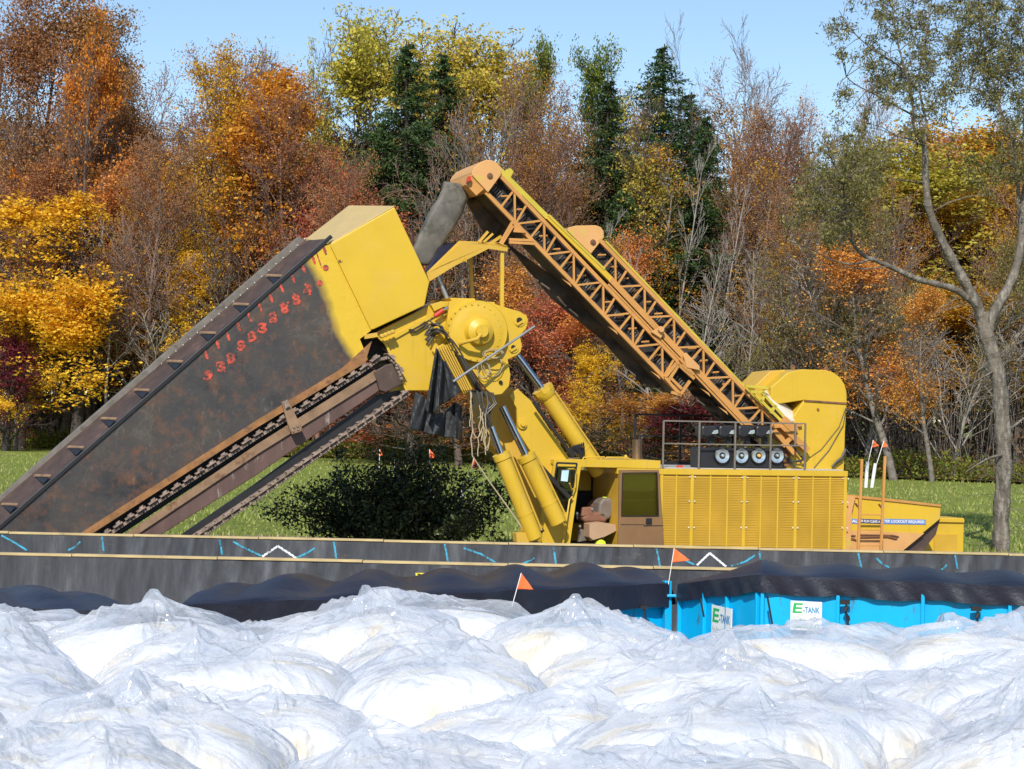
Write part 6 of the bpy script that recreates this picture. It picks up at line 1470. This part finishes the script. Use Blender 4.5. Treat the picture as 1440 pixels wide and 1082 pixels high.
bp = bump(nt, bs, hh_, 0.55, 0.07)
tr1 = nt.nodes.new('ShaderNodeBsdfTransparent'); tr1.inputs[0].default_value = (.97, .98, 1, 1)
tl = nt.nodes.new('ShaderNodeBsdfTranslucent'); tl.inputs[0].default_value = (.85, .88, .93, 1)
mx1 = nt.nodes.new('ShaderNodeMixShader'); mx1.inputs[0].default_value = .22; nt.links.new(bs.outputs[0], mx1.inputs[1]); nt.links.new(tl.outputs[0], mx1.inputs[2])
lw = nt.nodes.new('ShaderNodeLayerWeight'); lw.inputs['Blend'].default_value = 0.35; nt.links.new(bp.outputs[0], lw.inputs['Normal'])
ab = nt.nodes.new('ShaderNodeAttribute'); ab.attribute_name = 'bunched'
opa = math_(nt, 'ADD', math_(nt, 'MULTIPLY', lw.outputs['Facing'], .45), math_(nt, 'MULTIPLY', nz(nt, 1.3, 3), .42), True)
opa = math_(nt, 'ADD', opa, math_(nt, 'MULTIPLY', ab.outputs['Fac'], .08), True)
mx2 = nt.nodes.new('ShaderNodeMixShader'); nt.links.new(opa, mx2.inputs[0]); nt.links.new(tr1.outputs[0], mx2.inputs[1]); nt.links.new(mx1.outputs[0], mx2.inputs[2]); nt.links.new(mx2.outputs[0], out.inputs[0])
m_sack, nt, bs = new_mat('white_filling')
sc_ = ramp(nt, nz(nt, 1.7, 5, .6, dist=.6), [(0.46, (.83, .83, .83)), (0.55, (.82, .78, .69)), (0.62, (.78, .66, .46)), (0.75, (.66, .50, .32))])
nt.links.new(sc_, bs.inputs['Base Color']); bs.inputs['Roughness'].default_value = .7; bump(nt, bs, nz(nt, 5, 5, .65), .5, .03)
BG = [bag_meshes(0, 3), bag_meshes(1, 8, a=.88, peaks=2), bag_meshes(2, 21, b=.80, peaks=4), bag_meshes(3, 33, c=.36, peaks=3), bag_meshes(4, 40, peaks=2, folds=36), bag_meshes(5, 52, a=.92, b=.66, peaks=4)]
bgr = random.Random(41)
ordn = ['first', 'second', 'third', 'fourth', 'fifth', 'sixth', 'seventh', 'eighth', 'ninth']
def bag(i, x, y, z, rz, tx, ty, s, label, flip=False, group='clear plastic bags of white filling'):
    o = empty('plastic_bag', (x, y, z), label, 'bag', group)
    for me, nm in zip(BG[i], ('film', 'filling')):
        c = bpy.data.objects.new(nm, me); col.objects.link(c); c.parent = o
    o.rotation_euler = (tx, ty, rz); o.scale = (-s if flip else s, s, s*bgr.uniform(.95, 1.1)); return o
BZ = 1.53
rows = [(13.8, 6), (12.9, 6), (12.0, 6), (11.1, 5), (10.2, 5), (9.3, 5), (8.4, 4), (7.5, 4), (6.6, 4)]
for ri, (Y, n) in enumerate(rows[::-1]):
    for c_ in range(n):
        span = 1.45; x = (c_-(n-1)/2)*span+bgr.uniform(-.12, .12)+(-.25 if ri % 2 else .2)
        rn = 'front' if ri == 0 else ordn[ri]
        lab = '%s plastic bag from the left in the %s row%s' % (ordn[c_], rn, '' if ri == 0 else ' from the camera')
        z = BZ+bgr.uniform(-.05, .05)-0.04*abs(((x*1.0+.1) % 2.2)-1.1)+.02+(.03 if x < -.8 else 0)
        bag(bgr.randrange(6), x, Y, z, bgr.uniform(-.35, .35)+(math.pi if bgr.random() < .5 else 0), R_(bgr.uniform(-4, 10)), R_(bgr.uniform(-7, 7)), bgr.uniform(.80, 1.0), lab, bgr.random() < .5)
# the bags underneath that carry the top layer
for ri, Y in enumerate((14.0, 12.4, 10.8, 9.2, 7.6, 6.0)):
    n = 5 if Y > 9 else 4
    for c_ in range(n):
        for lv, zz in enumerate((0.03, 0.80)):
            x = (c_-(n-1)/2)*1.75+bgr.uniform(-.1, .1)
            bag(bgr.randrange(6), x, Y+bgr.uniform(-.1, .1), zz, bgr.uniform(-.2, .2), 0, 0, 1.08, '%s %s bag from the left, %s row, under the top bags' % (('bottom', 'middle')[lv], ordn[c_], ordn[ri]))
